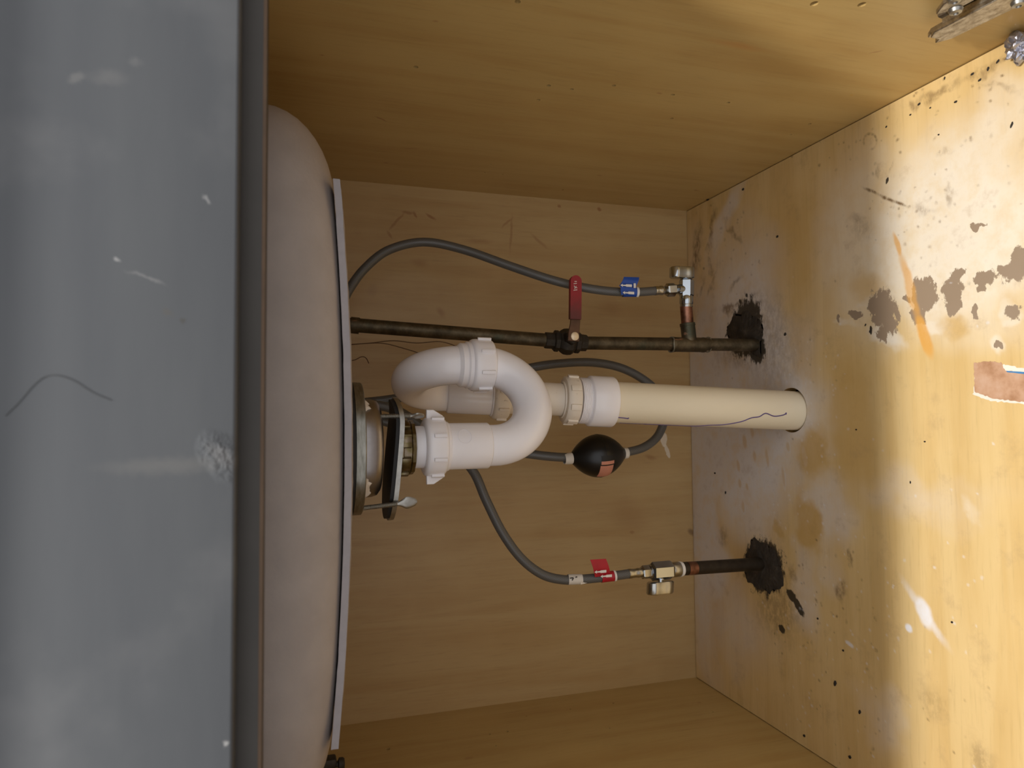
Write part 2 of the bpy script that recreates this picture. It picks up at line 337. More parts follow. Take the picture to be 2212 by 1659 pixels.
wr = wall('wall_right', box((XR+T/2, (.354+YB)/2+.01, .36), (T, YB-.354+.02, .78)), wallmat('right_panel_maple'), None,
    [ws((812, 252), (834, 262), 5, .5, BR, .7, XR), ws((828, 351), (838, 352), 5, .5, BR, .6, XR), ws((1550, 90), (1640, 108), 16, .9, (190, 136, 72), .5, XR), ws((1880, 115), (1905, 110), 4, .6, BR, .6, XR),
     ws((1500, 410), (1510, 412), 6, .6, BR, .6, XR), ws((1290, 378), (1300, 380), 5, .6, BR, .5, XR), ws((1420, 200), (1430, 203), 6, .6, BR, .5, XR), ws((700, 120), (690, 118), 5, .6, BR, .5, XR),
     ws((935, 45), (945, 46), 5, .6, BR, .5, XR), ws((870, 320), (900, 321), 5, .7, BR, .4, XR), ws((1835, 206), (1842, 205), 7, .5, (190, 150, 70), .7, XR)], hg)
hg = G()
for x, y, d in [(838, 1618, 6), (1058, 1586, 3.2), (1071, 1611, 3.2), (1096, 1580, 3.2), (1137, 1547, 3.2), (1232, 1532, 3.2), (1325, 1519, 3.2), (1316, 1573, 3.2), (1539, 1538, 3.2)]:
    p = onx(x, y, XL); lathe([(d/2000, -.011), (d/2000, .01)], p, (1, 0, 0), 12, g=hg)
wl = wall('wall_left', box((XL-T/2, (.354+YB)/2+.01, .36), (T, YB-.354+.02, .78)), wallmat('left_panel_maple'), None,
    [ws((1005, 1640), (1020, 1636), 8, .8, BR, .4, XL), ws((1505, 1518), (1515, 1518), 5, .7, BR, .4, XL)], hg)
MK = (146, 100, 58)
wb = wall('wall_back', box(((XL+XR)/2, YB+T/2, .36), (XR-XL, T, .78)), wallmat('back_panel_maple', base=(190, 161, 113), grain=(180, 147, 97)), None,
    [ws((842, 495), (872, 462), 5, .5, MK, .55), ws((870, 458), (895, 460), 6, .5, MK, .6), ws((895, 458), (900, 470), 5, .5, MK, .7), ws((920, 462), (940, 474), 6, .5, MK, .7), ws((836, 500), (846, 514), 5, .5, MK, .5),
     ws((1085, 490), (1106, 472), 5, .5, MK, .45), ws((1106, 472), (1102, 540), 5, .6, MK, .45), ws((1150, 508), (1180, 535), 6, .6, MK, .4), ws((1010, 520), (1060, 522), 8, .8, MK, .35),
     ws((890, 565), (920, 570), 14, .9, MK, .35), ws((795, 625), (815, 630), 24, .6, (160, 130, 96), .3), ws((945, 668), (960, 680), 12, .8, MK, .4), ws((1294, 448), (1296, 456), 7, .4, MK, .8), ws((1205, 444), (1212, 447), 6, .5, MK, .7),
     ws((1432, 934), (1436, 965), 15, .12, (232, 220, 200), .75), ws((1437, 960), (1446, 990), 9, .12, (232, 220, 200), .75),
     ws((1395, 985), (1415, 990), 8, .7, MK, .5), ws((1330, 1100), (1390, 1130), 50, .9, MK, .3), ws((1360, 1150), (1370, 1150), 6, .6, MK, .5), ws((1488, 1145), (1500, 1155), 10, .6, (90, 60, 40), .6), ws((1300, 660), (1340, 670), 30, .9, MK, .3)])
# countertop over the cabinet, with the sink cut-out
top_m = plain('grey_stone_top', (150, 146, 140), .3, var=.2, scale=90)
ce = obj('ceiling', box(((XL+XR)/2, (.305+YB)/2+.01, .785), (XR-XL+.2, YB-.305+.02, .03)), top_m, smooth=False); struct(ce)
SCX, SCY, SA, SB = -.03, .665, .288, .192
IX, IY, IZ = .068, .036, .052   # rounding of the bowl's lower edge
cut(ce, box((SCX, SCY, .785), (2*SA-.03, 2*SB-.03, .08), bev=.04, seg=5))
# face frame
paint = M('grey_satin_paint', .42)
st = paint.noise(22, detail=5, stretch=(.3, 1, 1.6)).outputs[0]; smu = paint.noise(14, detail=4).outputs[0]
pc = paint.ramp(st, [(.3, srgb(75, 78, 82)), (.72, srgb(82, 85, 88))])
pc = paint.mix(paint.math('MULTIPLY', paint.rng(smu, .52, .75), .2), pc, srgb(128, 128, 128))
RF = .335
def fp(px, py): p = at(px, py, RF); return (p.x, p.z)
sp = paint.n('SeparateXYZ', i_0=paint.tc.outputs['Object']); pv = warp(paint, paint.n('CombineXYZ', i_0=sp.outputs[0], i_1=sp.outputs[2]).outputs[0], 160, .006)
PL = []
for a, b, w_, so, cc, al in [((160, 160), (170, 180), 30, .5, (112, 112, 111), .5), ((200, 165), (270, 170), 24, .9, (110, 110, 109), .4), ((280, 125), (300, 140), 12, .9, (112, 112, 112), .4),
     ((280, 588), (350, 612), 6, .6, (130, 130, 130), .5), ((248, 560), (260, 562), 6, .5, (160, 160, 160), .6), ((355, 668), (375, 680), 14, .7, (84, 82, 78), .7), ((388, 690), (400, 696), 9, .6, (70, 68, 64), .8),
     ((440, 425), (458, 440), 7, .6, (160, 160, 160), .5), ((250, 1010), (480, 1002), 30, .8, (112, 111, 108), .4), ((455, 965), (500, 995), 26, .7, (124, 123, 122), .4), ((486, 1606), (492, 1612), 12, .5, (180, 180, 178), .7)]:
    x0, z0 = fp(*a); x1, z1 = fp(*b); PL.append((((x0+x1)/2, (z0+z1)/2), max(.0012, math.hypot(x1-x0, z1-z0)/2), w_/2/FPX*.32, math.atan2(z1-z0, x1-x0), so, cc, al))
pc = spots(paint, pc, pv, PL)
paint.col(pc)
lump = paint.blob(pv, fp(478, 985), .009, .0055, .6, .7)
hh = paint.math('ADD', paint.math('MULTIPLY', st, .5), paint.math('MULTIPLY', lump, paint.math('MULTIPLY', paint.noise(420, detail=3).outputs[0], 5)))
paint.bump(hh, .35, .0012)
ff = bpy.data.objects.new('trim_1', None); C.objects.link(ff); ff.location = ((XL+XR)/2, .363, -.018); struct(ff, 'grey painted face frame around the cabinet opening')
zr = at(575, 830, YF).z
fy, fd = (.354+YF)/2, YF-.354
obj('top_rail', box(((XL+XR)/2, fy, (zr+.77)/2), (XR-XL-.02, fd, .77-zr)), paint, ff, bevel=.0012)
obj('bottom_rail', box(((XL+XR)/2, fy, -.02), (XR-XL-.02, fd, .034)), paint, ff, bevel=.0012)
obj('raw_wood_edge', box(((XL+XR)/2, .3538, zr+.0009), (XR-XL-.03, .0006, .0016)), plain('raw_brown_edge', (104, 82, 62), .7), ff)
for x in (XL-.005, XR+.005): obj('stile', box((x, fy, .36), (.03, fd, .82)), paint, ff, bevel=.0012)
frame_m = plain('dark_grey_frame', (64, 60, 55), .5, 0, .1, 40)  # frame colour, darker and browner than the drawer front
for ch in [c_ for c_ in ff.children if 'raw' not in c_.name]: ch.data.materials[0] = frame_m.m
# grey false drawer front
zf = at(511, 830, RF).z
df = tag(obj('false_drawer_front', box(((XL+XR)/2, RF+.0095, (zf+.765)/2), (XR-XL-.01, .019, .765-zf), bev=.0016, seg=3), paint), 'grey brush-painted false drawer front close to the camera, with scuffs and a drip', 'drawer front')
# kitchen floor in front of the cabinet
kf = plain('kitchen_floor_boards', (92, 76, 60), .45, var=.1, scale=8)
struct(obj('floor', box((0, -.3, -.125), (4, 3.4, .02)), kf, smooth=False), 'kitchen floor in front of the cabinet')

hidden_plinth_m = plain('hidden_plinth_board', (70, 66, 62), .6)  # unseen boards added below to keep light out of the pipe holes
for nm, c_, sz in (('hidden_plinth_front', ((XL+XR)/2, .42, -.066), (XR-XL, .016, .095)), ('hidden_plinth_back', ((XL+XR)/2, YB+.008, -.066), (XR-XL, .016, .095)), ('hidden_plinth_left', (XL-.008, .69, -.066), (.016, .55, .095)), ('hidden_plinth_right', (XR+.008, .69, -.066), (.016, .55, .095))):
    struct(obj(nm, box(c_, sz), hidden_plinth_m, smooth=False))
# ---------------------------------------------------------------- sink
enamel = M('rough_cream_enamel', .55)
enamel.col(enamel.ramp(enamel.noise(40, detail=5).outputs[0], [(.3, srgb(172, 162, 156)), (.7, srgb(182, 172, 166))]))
enamel.bump(enamel.noise(130, detail=3, stretch=(1, 1, 1)).outputs[0], .35, .0016)
pad_m = plain('grey_pad', (178, 172, 174), .7, var=.06, scale=120, bump=.15)
def zbot(x, y):
    u = (x-SCX)/SA; w = (y-SCY)/SB
    return .5478 + .013*w*w + .018*u*u
def sup(a, b, th, n=5.):
    c, s = math.cos(th), math.sin(th); k = (abs(c)**n+abs(s)**n)**(-1/n); return a*c*k, b*s*k
DX, DY = -.0272, .633
NT = 120
def bowl(off):
    g = G(); V = []; F = []; rows = []
    # from the drain hole outwards, round the fillet, up the wall
    for s in [0, .15, .3, .5, .7, .85, .95, 1.0]: rows.append(('b', s))
    for k in range(1, 11): rows.append(('f', k/10*PI/2))
    for h in [.66, .70, .74, .769]: rows.append(('w', h))
    for kind, t in rows:
        for i in range(NT):
            th = 2*PI*i/NT
            if kind == 'b':
                ex, ey = sup(SA-.018-IX+off, SB-.016-IY+off, th, 6); hx, hy = DX-SCX+.043*math.cos(th), DY-SCY+.043*math.sin(th)
                x, y = SCX+hx+(ex-hx)*t, SCY+hy+(ey-hy)*t; z = zbot(x, y)-off
            else:
                ex, ey = sup(SA-.018-IX+off, SB-.016-IY+off, th, 6); zb = zbot(SCX+ex, SCY+ey)-off
                wx, wy = sup(SA-.018+off, SB-.016+off, th, 6)
                if kind == 'f':
                    q = math.sin(t); x, y = SCX+ex+(wx-ex)*q, SCY+ey+(wy-ey)*q; z = zb+IZ*(1-math.cos(t))
                else:
                    q = (t-.61)/.16; X2, Y2 = sup(SA+off, SB+off, th, 6); q = max(0, min(1, q))
                    x, y = SCX+wx+(X2-wx)*q, SCY+wy+(Y2-wy)*q; z = t
            V.append((x, y, z))
    return V, len(rows)
sink = thing('kitchen_sink', 'cream enamel sink bowl with pebbly underside hanging behind the grey front', 'sink', (SCX, SCY, .54))
Vo, nr = bowl(0); Vi, _ = bowl(-.008)
F = []
for i in range(nr-1):
    for k in range(NT): k2 = (k+1) % NT; F.append((i*NT+k, i*NT+k2, (i+1)*NT+k2, (i+1)*NT+k))
n0 = len(Vo); Fi = [tuple(q+n0 for q in reversed(f)) for f in F]
for k in range(NT):
    k2 = (k+1) % NT
    F.append(((nr-1)*NT+k, (nr-1)*NT+k2, (nr-1)*NT+k2+n0, (nr-1)*NT+k+n0)); F.append((k2, k, k+n0, k2+n0))
obj('bowl', G().add(Vo+Vi, F+Fi), enamel, sink)
# pad glued under the bottom, its front edge in view
px0, px1 = at(722, 1619, .512).x, at(722, 386, .512).x
g = G(); V = []; F = []; nx, ny = 60, 24; idx = {}
for j in range(ny+1):
    for i in range(nx+1):
        x = px0+(px1-px0)*i/nx; y = .512+.27*j/ny
        wob = .0007*noise.noise(Vector((x*30, y*30, 1)))+.0004*noise.noise(Vector((x*120, 4, 2)))
        z = zbot(x, y)-.0012+min(0, wob)
        idx[i, j] = len(V); V.append((x, y+(.0012*noise.noise(Vector((x*60, 0, 3))) if j == 0 else 0), z)); V.append((x, y, z-.0050+.0004*noise.noise(Vector((x*90, y*90, 7)))))
inhole = lambda i, j: (px0+(px1-px0)*(i+.5)/nx-DX)**2+(.512+.27*(j+.5)/ny-DY)**2 < .05**2
for j in range(ny):
    for i in range(nx):
        if inhole(i, j): continue
        a, b, c, d = idx[i, j], idx[i+1, j], idx[i+1, j+1], idx[i, j+1]
        F += [(a, b, c, d), (d+1, c+1, b+1, a+1)]
        for (p, q, ii, jj) in ((a, b, i, j-1), (b, c, i+1, j), (c, d, i, j+1), (d, a, i-1, j)):
            if ii < 0 or jj < 0 or ii >= nx or jj >= ny or inhole(ii, jj): F.append((q, p, p+1, q+1))
o = obj('sound_pad', G().add(V, F), pad_m, sink); o['label'] = 'grey sheet pad under the sink bottom'
# mounting clip beyond the left end of the pad
steel = plain('galvanised_steel', (166, 164, 158), .36, .95, .15, 150, .1)
dark_m = plain('blackened_metal', (58, 52, 44), .55, .6, .3, 200, .2)
p = at(716, 1645, .62)
cl = thing('sink_clip', 'dark metal hanger clip just beyond the far left end of the sink pad', 'clip', (p.x, p.y, p.z-.02))
obj('clip_body', box((p.x, p.y, (p.z-.004+.769)/2), (.008, .012, .769-p.z+.004), bev=.002), dark_m, cl)
obj('clip_screw', lathe([(.0, 0), (.004, .0005), (.005, .002), (.005, .005), (.0025, .006), (.0025, .014)], (p.x-.002, p.y-.002, p.z-.011), seg=18), dark_m, cl)

# ---------------------------------------------------------------- basket strainer
def zs(px, Y, py=970): return at(px, py, Y).z
galv = M('dull_zinc', .34, .9)
galv.col(galv.ramp(galv.noise(90, detail=5, stretch=(1, 1, 5)).outputs[0], [(.3, srgb(118, 116, 106)), (.7, srgb(158, 156, 148))]))
stain = plain('brushed_stainless', (160, 155, 154), .36, 1, .06, 200)
rubber = plain('black_rubber', (26, 25, 24), .6, 0, .2, 100)
brass = M('yellow_zinc_brass', .3, .9); brass.col(brass.ramp(brass.noise(70, detail=4, dist=1).outputs[0], [(.3, srgb(78, 66, 44)), (.5, srgb(112, 100, 68)), (.72, srgb(136, 122, 108))]))
putty = plain('pale_putty', (214, 204, 192), .8, 0, .08, 200, .3)
zr0 = zs(779, DY)
bs = thing('basket_strainer', 'zinc and stainless basket strainer with screw bracket under the sink drain', 'drain strainer', (DX, DY, zr0-.04))
D = (DX, DY, 0)
obj('gasket', lathe([(.044, zr0+.0085), (.0585, zr0+.0085), (.059, zr0+.012), (.044, zr0+.012)], D, seg=64, closed=True), rubber, bs)
obj('flange_ring', lathe([(.043, zr0), (.0575, zr0), (.0583, zr0+.0008), (.0585, zr0+.008), (.056, zr0+.0088), (.043, zr0+.0088)], D, seg=72, closed=True), galv, bs)
zc = zs(833, DY-.043)
obj('cup', lathe([(.0, zc-.0005), (.03, zc), (.038, zc+.0008), (.0418, zc+.0035), (.0432, zc+.008), (.0436, zc+.014), (.0438, zr0+.004), (.041, zr0+.004), (.041, zc+.01), (.02, zc+.004), (0, zc+.004)], D, seg=72), stain, bs)
for a0, a1, h in ((.82, 1.22, .0065), (-1.25, -.55, .007)):
    V = []; F = []; n = 14; random.seed(int(a0*10))
    for i in range(n+1):
        a = a0+(a1-a0)*i/n; e = math.sin(PI*i/n)**.5; hh_ = h*e*random.uniform(.6, 1.2)+.0005
        # angle measured towards the viewer: -y is the near side
        cx_, sy_ = math.sin(a), -math.cos(a)
        for r, z in ((.0438, zr0+.001), (.0475+.001*random.random(), zr0+.0005), (.0462, zr0-hh_*.6), (.0438, zr0-hh_)):
            V.append((DX+r*cx_, DY+r*sy_, z))
    for i in range(n):
        for k in range(4): F.append((i*4+k, i*4+(k+1) % 4, i*4+4+(k+1) % 4, i*4+4+k))
    obj('putty_bead', G().add(V, F), putty, bs)
# bracket: bowed bar with rounded ends, hole over the nut
zb = zs(852, DY-.02)
ang = math.radians(-6); bu = Vector((math.cos(ang), math.sin(ang), 0)); bw = Vector((-math.sin(ang), math.cos(ang), 0))
V = []; F = []; nb = 40
def bz(s): return zb-.075*s+.004*max(0, (s-.034)/.02)**2-.0008
L = .0550
for i in range(nb+1):
    s = -L+2*L*i/nb; e = 1-(abs(s)/L)**3.2; hw = .004+.028*max(0, e)**.6
    for sgn in (-1, 1):
        for dz in (0, -.0040):
            q = Vector((DX-.010, DY, 0))+bu*s+bw*(sgn*hw); V.append((q.x, q.y, bz(s)+dz))
for i in range(nb):
    a = i*4; b = a+4
    F += [(a, a+2, b+2, b), (a+1, b+1, b+3, a+3), (a, b, b+1, a+1), (a+2, a+3, b+3, b+2)]
F += [(0, 1, 3, 2), (nb*4, nb*4+2, nb*4+3, nb*4+1)]
bkt = obj('bracket', G().add(V, F), steel, bs)
V2 = [Vector(v_) for v_ in V]; V2 = [(DX-.010+(v_.x-DX+.010)*.97, DY+(v_.y-DY)*.93, v_.z+(.0030 if k % 2 == 0 else .0028)) for k, v_ in enumerate(V2)]
obj('black_top_sheet', G().add(V2, F), rubber, bkt)  # black sheet over the bracket's top face
def screw(p, d, ln, fl, wang):
    g = G(); prof = []; n = int(ln/.0011)
    for i in range(n): prof += [(.0023, i*.0011), (.0018, i*.0011+.00055)]
    lathe([(.0, 0)]+prof+[(.002, ln)], p, d, 14, g=g)
    o = obj('screw', g, steel, bs)
    u, w, dd = basis(d); c = Vector(p)+dd*(ln+fl*.42); a = u*math.cos(wang)+w*math.sin(wang)
    V = []; F = []; R = 12; Q = 12
    for i in range(R+1):
        t = i/R; wd = .0019+.0034*math.sin(PI*min(1, t*.62+.2))**2*min(1, t*2.5); th = .0019*(1-t)+.0010*t
        if i == R: wd *= .55
        for k in range(Q):
            A = 2*PI*k/Q; V.append(Vector(p)+dd*(ln-.001+fl*t)+a*(wd*math.cos(A))+dd.cross(a)*(th*math.sin(A)))
    for i in range(R):
        for k in range(Q): F.append((i*Q+k, i*Q+(k+1) % Q, i*Q+Q+(k+1) % Q, i*Q+Q+k))
    F += [tuple(range(Q)), tuple(range(R*Q, R*Q+Q))]
    obj('thumb_blade', G().add(V, F), steel, o)
Ys = DY-.026
for a, b, fl, wa in (((785, 900), (888, 898.5), .0125, 1.1), ((781, 1098), (862, 1088), .0165, .15)):
    A = at(*a, Ys); B = at(*b, Ys); screw(A, B-A, (B-A).length, fl, wa)
zn0, zn1 = zs(861, DY-.02), zs(899, DY-.02)
g = G(); lathe([(.0, zn0), (.0245, zn0), (.0252, zn0-.001), (.0252, zn0-.004), (.0238, zn0-.005), (.0238, zn1+.004), (.0248, zn1+.003), (.0245, zn1), (.0195, zn1), (.0195, zn1+.003), (0, zn1+.003)], D, seg=12, g=g)
nut = obj('lock_nut', g, brass, bs, ang=15)
for k in range(8):
    a = 2*PI*(k+.3)/8; c = Vector((DX+.0242*math.cos(a), DY+.0242*math.sin(a), (zn0+zn1)/2+.001))
    obj('lug', box(c, (.0105, .0035, .0085), (-math.sin(a), math.cos(a), 0), (math.cos(a), math.sin(a), 0), bev=.0006), brass, nut)

# ---------------------------------------------------------------- white drain trap
pvc = M('white_polypropylene', .2); pvc.col(pvc.ramp(pvc.noise(20, detail=3).outputs[0], [(.3, srgb(240, 236, 238)), (.7, srgb(246, 243, 245))]))
pvc.inp('Subsurface Weight', .08); pvc.inp('Subsurface Radius', (.006, .005, .004)); pvc.inp('Subsurface Scale', .5)
oldp = M('grimy_white_plastic', .45)
oc = oldp.ramp(oldp.noise(30, detail=4).outputs[0], [(.3, srgb(226, 214, 196)), (.7, srgb(234, 224, 210))])
oc = oldp.mix(oldp.math('MULTIPLY', oldp.rng(oldp.noise(260, detail=4).outputs[0], .62, .75), .5), oc, srgb(140, 116, 86)); oldp.col(oc)
RT = .0193
A1 = Vector((DX, DY, 0)); A2 = Vector((.0518, .6815, 0)); P3 = Vector((.0242, .7684, .40))
d3 = (PB-P3).normalized()
R1 = (A2-A1).length/2
zU = at(1192, 905, .655).z+.001+RT+R1      # centre height of the lower bend
zT = at(844, 850, .725).z-.001-RT          # top of the upper bend's axis
h1 = (A2-A1).normalized(); mid = (A1+A2)/2
tr = thing('drain_trap', 'white plastic S-shaped drain trap between sink strainer and floor pipe', 'drain trap', (DX, DY, zU-R1-RT))
zt1 = zs(893, DY)
znut = zs(945, DY)
obj('tailpiece', lathe([(.0, zt1), (.0185, zt1), (.0192, zt1-.001), (.0192, znut-.01), (0, znut-.01)], A1, seg=48), pvc, tr)
def slip_nut(o, d, mat, R=.0265, ln=.021, wings=(), flip=1, ribs=8, a0=.2, scale=1):
    """nut along d from o; wide collar first"""
    u, w, dd = basis(d); g = G(); o = Vector(o)
    lathe([(.0193, 0), (R-.0035, 0), (R-.001, .0012), (R, .003), (R+.0004, .006), (R, ln-.003), (R-.001, ln-.0008), (R-.002, ln), (.0193, ln)], o, dd, 56, g=g, closed=True)
    for k in range(ribs):
        a = a0+2*PI*k/ribs; rd = u*math.cos(a)+w*math.sin(a)
        box(o+rd*(R+.0008)+dd*(ln*.60), (.0034, .0034, ln*.60), dd.cross(rd), rd, .0005, g)
    n = obj('slip_nut', g, mat, tr)
    for a in wings:
        rd = u*math.cos(a)+w*math.sin(a); tn = dd.cross(rd)
        obj('wing', prism([(0, ln*.9), (.003, ln*.9), (.0085, ln*.45), (.0085, ln*.12), (0, ln*.12)], o+rd*(R-.0012), rd, dd, .0045), mat, n, bevel=.0006)
    return n
# near nut (axis down), two wings on its flanks (left / right in the room)
zA, zB = zs(922, DY-.02), zs(969, DY-.02)
u_, w_, _ = basis((0, 0, -1)); aw = math.atan2(Vector((1, 0, 0)).dot(w_), Vector((1, 0, 0)).dot(u_))
slip_nut((DX, DY, zA), (0, 0, -1), pvc, .0268, zA-zB, (aw+.12, aw+PI-.12), a0=aw+PI/8)
# hub and lower bend in one moulding
zH0, zH1 = zB+.001, zs(1066, DY-.02)
jb = obj('j_bend', lathe([(.0, zH0), (.0235, zH0), (.0238, zH0-.0006), (.0225, zH0-.004), (.0214, zH0-.0045), (.0214, zH1+.001), (.0206, zH1), (.0193, zH1-.0008), (.015, zH1-.001), (0, zH1-.001)], A1, seg=56), pvc, tr)
path = [Vector((A1.x, A1.y, z)) for z in (zH1+.006, zH1-.005, zU+.006)] if zH1 > zU+.01 else [Vector((A1.x, A1.y, zH1+.006))]
path += [mid + h1*(-R1*math.cos(t))+Vector((0, 0, zU-R1*math.sin(t))) for t in [PI*i/36 for i in range(37)]]
zN2 = at(1061, 789, .6815).z; zN2b = at(1013, 789, .6815).z
path += [Vector((A2.x, A2.y, z)) for z in (zU+.004, zN2+.01) if z > zU+.003]
obj('bend_tube', sweep(path, RT, 40), pvc, jb)
obj('mould_ring', sweep([at(1008, 929, DY)+Vector((0, 0, 0))*0 for _ in range(0)] or [Vector((DX-.0+.0062*math.cos(t), 0, 0)) + Vector((0, DY-math.sqrt(max(1e-9, .0216**2-(.0062*math.cos(t)+.0095)**2)), zs(1005, DY-.02)+.0062*math.sin(t))) + Vector((.0095, 0, 0)) for t in [2*PI*k/32 for k in range(33)]], .00018, 6), pvc, jb)
# middle nut on the rising limb (collar above)
slip_nut((A2.x, A2.y, zN2b), (0, 0, -1), pvc, .0262, zN2b-zN2, (), ribs=8, a0=aw+PI/2+.32)
# upper bend: rises, turns over and comes down to the floor pipe
zC = at(1000, 789, .6815).z
ub = obj('return_bend', lathe([(.0, zN2b-.002), (.0235, zN2b-.002), (.0236, zN2b+.003), (.0222, zN2b+.0045), (.0222, at(993, 789, .6815).z), (.0205, at(989, 789, .6815).z), (.0193, at(986, 789, .6815).z), (0, at(986, 789, .6815).z)], A2, seg=56), pvc, tr)
Q3 = lambda z: P3 + d3*((z-P3.z)/d3.z)
zS = zT-.0455
top0 = Vector((A2.x, A2.y, zS)); top1 = Q3(zS); m2 = (top0+top1)/2; R2 = (top1-top0).length/2; h2 = (top1-top0).normalized()
path = [Vector((A2.x, A2.y, z)) for z in (zN2b, (zN2b+zS)/2) if z < zS-.004]
path += [m2 + h2*(-R2*math.cos(t))+Vector((0, 0, .0455*math.sin(t))) for t in [PI*i/36 for i in range(37)]]
z3 = at(967, 850, .765).z; z3b = at(1064, 855, .765).z
path += [Q3(z) for z in (zS-.004, z3-.002) if z < zS-.003]
obj('bend_tube', sweep(path, RT, 40), pvc, ub)
f3 = lambda z: (P3.z-z)/-d3.z
hubp = Q3(z3); hl = (Q3(z3b)-hubp).length
obj('outlet_hub', lathe([(0, 0), (.0193, 0), (.0205, .0008), (.0215, .002), (.0215, hl-.003), (.0228, hl-.002), (.0228, hl+.002), (0, hl+.002)], hubp, d3, 56), pvc, ub)
o3 = Q3(at(1062, 870, .765).z); l3 = (Q3(at(1097, 870, .765).z)-o3).length
slip_nut(o3, d3, oldp, .0255, l3, (), ribs=8, a0=.6)
pA = Q3(at(1090, 870, .765).z); pB = Q3(at(1240, 872, .757).z)
obj('drop_tube', sweep([pA, (pA+pB)/2, pB], .0190, 40), oldp, tr)

# ---------------------------------------------------------------- cream drain pipe through the floor
cream = M('cream_pvc', .33)
cc = cream.ramp(cream.noise(12, detail=4, stretch=(1, 1, .25)).outputs[0], [(.3, srgb(230, 218, 190)), (.7, srgb(238, 228, 206))]); cream.col(cc)
purple = plain('purple_marker', (96, 78, 128), .6, var=.1)
dp = thing('drain_pipe', 'cream plastic drain pipe with purple primer runs going into the floor', 'pipe', (PB.x, PB.y, 0))
RP = .0241
s0 = Q3(at(1318, 877, .75).z); bot = Q3(-.012)
pipe = obj('pipe', sweep([s0, (s0+bot)/2, bot], RP, 56), cream, dp)
sa, sb, sc_, sd = [Q3(at(x, 875, .752).z) for x in (1270, 1321, 1217, 1252)]
lh = (sb-sa).length; ln_ = (sd-sc_).length
obj('adapter_hub', lathe([(.0200, -.012), (.0262, -.0115)]+[(.0262+.0008*(k % 2), -.0105+k*.0008) for k in range(13)]+[(.0288, .0005), (.0297, .0018), (.0298, lh-.002), (.0288, lh), (.0243, lh+.0003), (.0243, lh-.004)], sa, d3, 64), pvc, dp)
g = G(); lathe([(.0195, -.001), (.0212, -.001), (.0216, .0005), (.026, .0015), (.0278, .004), (.0281, .008), (.0281, ln_-.006), (.027, ln_-.003), (.0195, ln_-.003)], sc_, d3, 40, g=g, closed=True)
u3, w3, _ = basis(d3)
for k in range(8):
    a = 2*PI*(k+.4)/8; rd = u3*math.cos(a)+w3*math.sin(a); box(sc_+rd*.0286+d3*(ln_*.5), (.007, .0026, ln_*.6), d3.cross(rd), rd, .0006, g)
obj('adapter_nut', g, oldp, dp)
def oncyl(px, py):
    """point on the pipe surface under a photo point"""
    d = ray(px, py).normalized(); o = CAM-bot
    dd = d-d3*d.dot(d3); oo = o-d3*o.dot(d3)
    a, b, c_ = dd.dot(dd), 2*dd.dot(oo), oo.dot(oo)-(RP+.0001)**2; q = b*b-4*a*c_
    t = -b/2/a if q < 0 else (-b-math.sqrt(q))/2/a
    p = CAM+d*t; ax = bot+d3*(p-bot).dot(d3); return ax+(p-ax).normalized()*(RP+.00005)
for pts, r in ((((1321, 902), (1338, 902), (1357, 904)), .0007), (((1338, 920), (1355, 917), (1380, 917), (1394, 918)), .0005),
          (((1390, 919), (1430, 921), (1480, 921), (1530, 918.5), (1560, 917.5), (1600, 911), (1622, 903), (1640, 900), (1654, 893), (1672, 899), (1690, 897), (1698, 893.5)), .0007)):
    P_ = cat([oncyl(*q) for q in pts], 8)
    P_ = [(lambda ax, p: ax+(p-ax).normalized()*(RP+.00005))(bot+d3*(p-bot).dot(d3), p) for p in P_]
    o = obj('marker_run', sweep(P_, r, 8), purple, pipe)
    # blot where the run ends
    e = P_[-1]; ax = bot+d3*(e-bot).dot(d3); obj('marker_blot', lathe([(0, .0005), (.001, .0004), (.0016, 0)], e-(e-ax).normalized()*.0002, (e-ax), 12, sq=(1, .8)), purple, pipe)

# ---------------------------------------------------------------- copper plumbing
cop = M('tarnished_copper', .5, .75)
n1 = cop.noise(45, detail=6, rough=.7).outputs[0]; n2 = cop.noise(22, detail=5).outputs[0]
c = cop.ramp(n1, [(.3, srgb(58, 50, 38)), (.5, srgb(88, 78, 60)), (.7, srgb(120, 108, 86))])
c = cop.mix(cop.math('MULTIPLY', cop.rng(n2, .58, .7), .3), c, srgb(72, 92, 80))
c = cop.mix(cop.math('MULTIPLY', cop.rng(cop.noise(70, detail=3, stretch=(1, 1, .3)).outputs[0], .68, .74), .8), c, srgb(186, 140, 112)); cop.col(c); cop.bump(n1, .3, .0008)
bcop = M('bare_copper', .4, .9); bcop.col(bcop.ramp(bcop.noise(80, detail=4).outputs[0], [(.35, srgb(104, 74, 58)), (.65, srgb(170, 120, 98))]))
solder = plain('grey_solder', (150, 146, 130), .5, .5, .3, 200, .3)
chrome = plain('chrome', (186, 192, 198), .14, 1, .04, 40)
nickel = plain('satin_nickel_brass', (182, 182, 178), .24, 1, .06, 80)
black_c = plain('grimy_dark_copper', (54, 46, 36), .5, .5, .35, 90, .3)
redp = M('red_vinyl', .45); gx_ = redp.n('SeparateXYZ', i_0=redp.tc.outputs['Object']).outputs[0]
xa, xb = at(1242, 690, .782).x, at(1243, 628, .782).x
redp.col(redp.mix(redp.math('MULTIPLY', redp.rng(redp.math('ADD', gx_, redp.math('MULTIPLY', redp.math('SUBTRACT', redp.noise(160, detail=4).outputs[0], .5), .02)), xb, xa), .8), srgb(148, 28, 40), srgb(74, 40, 34)))
grime = plain('dirty_lever_steel', (96, 70, 52), .5, .5, .25, 120)
whitep = plain('white_print', (236, 232, 226), .6, 0, .03)
gold = plain('bright_brass', (232, 212, 180), .4, .3, .05)

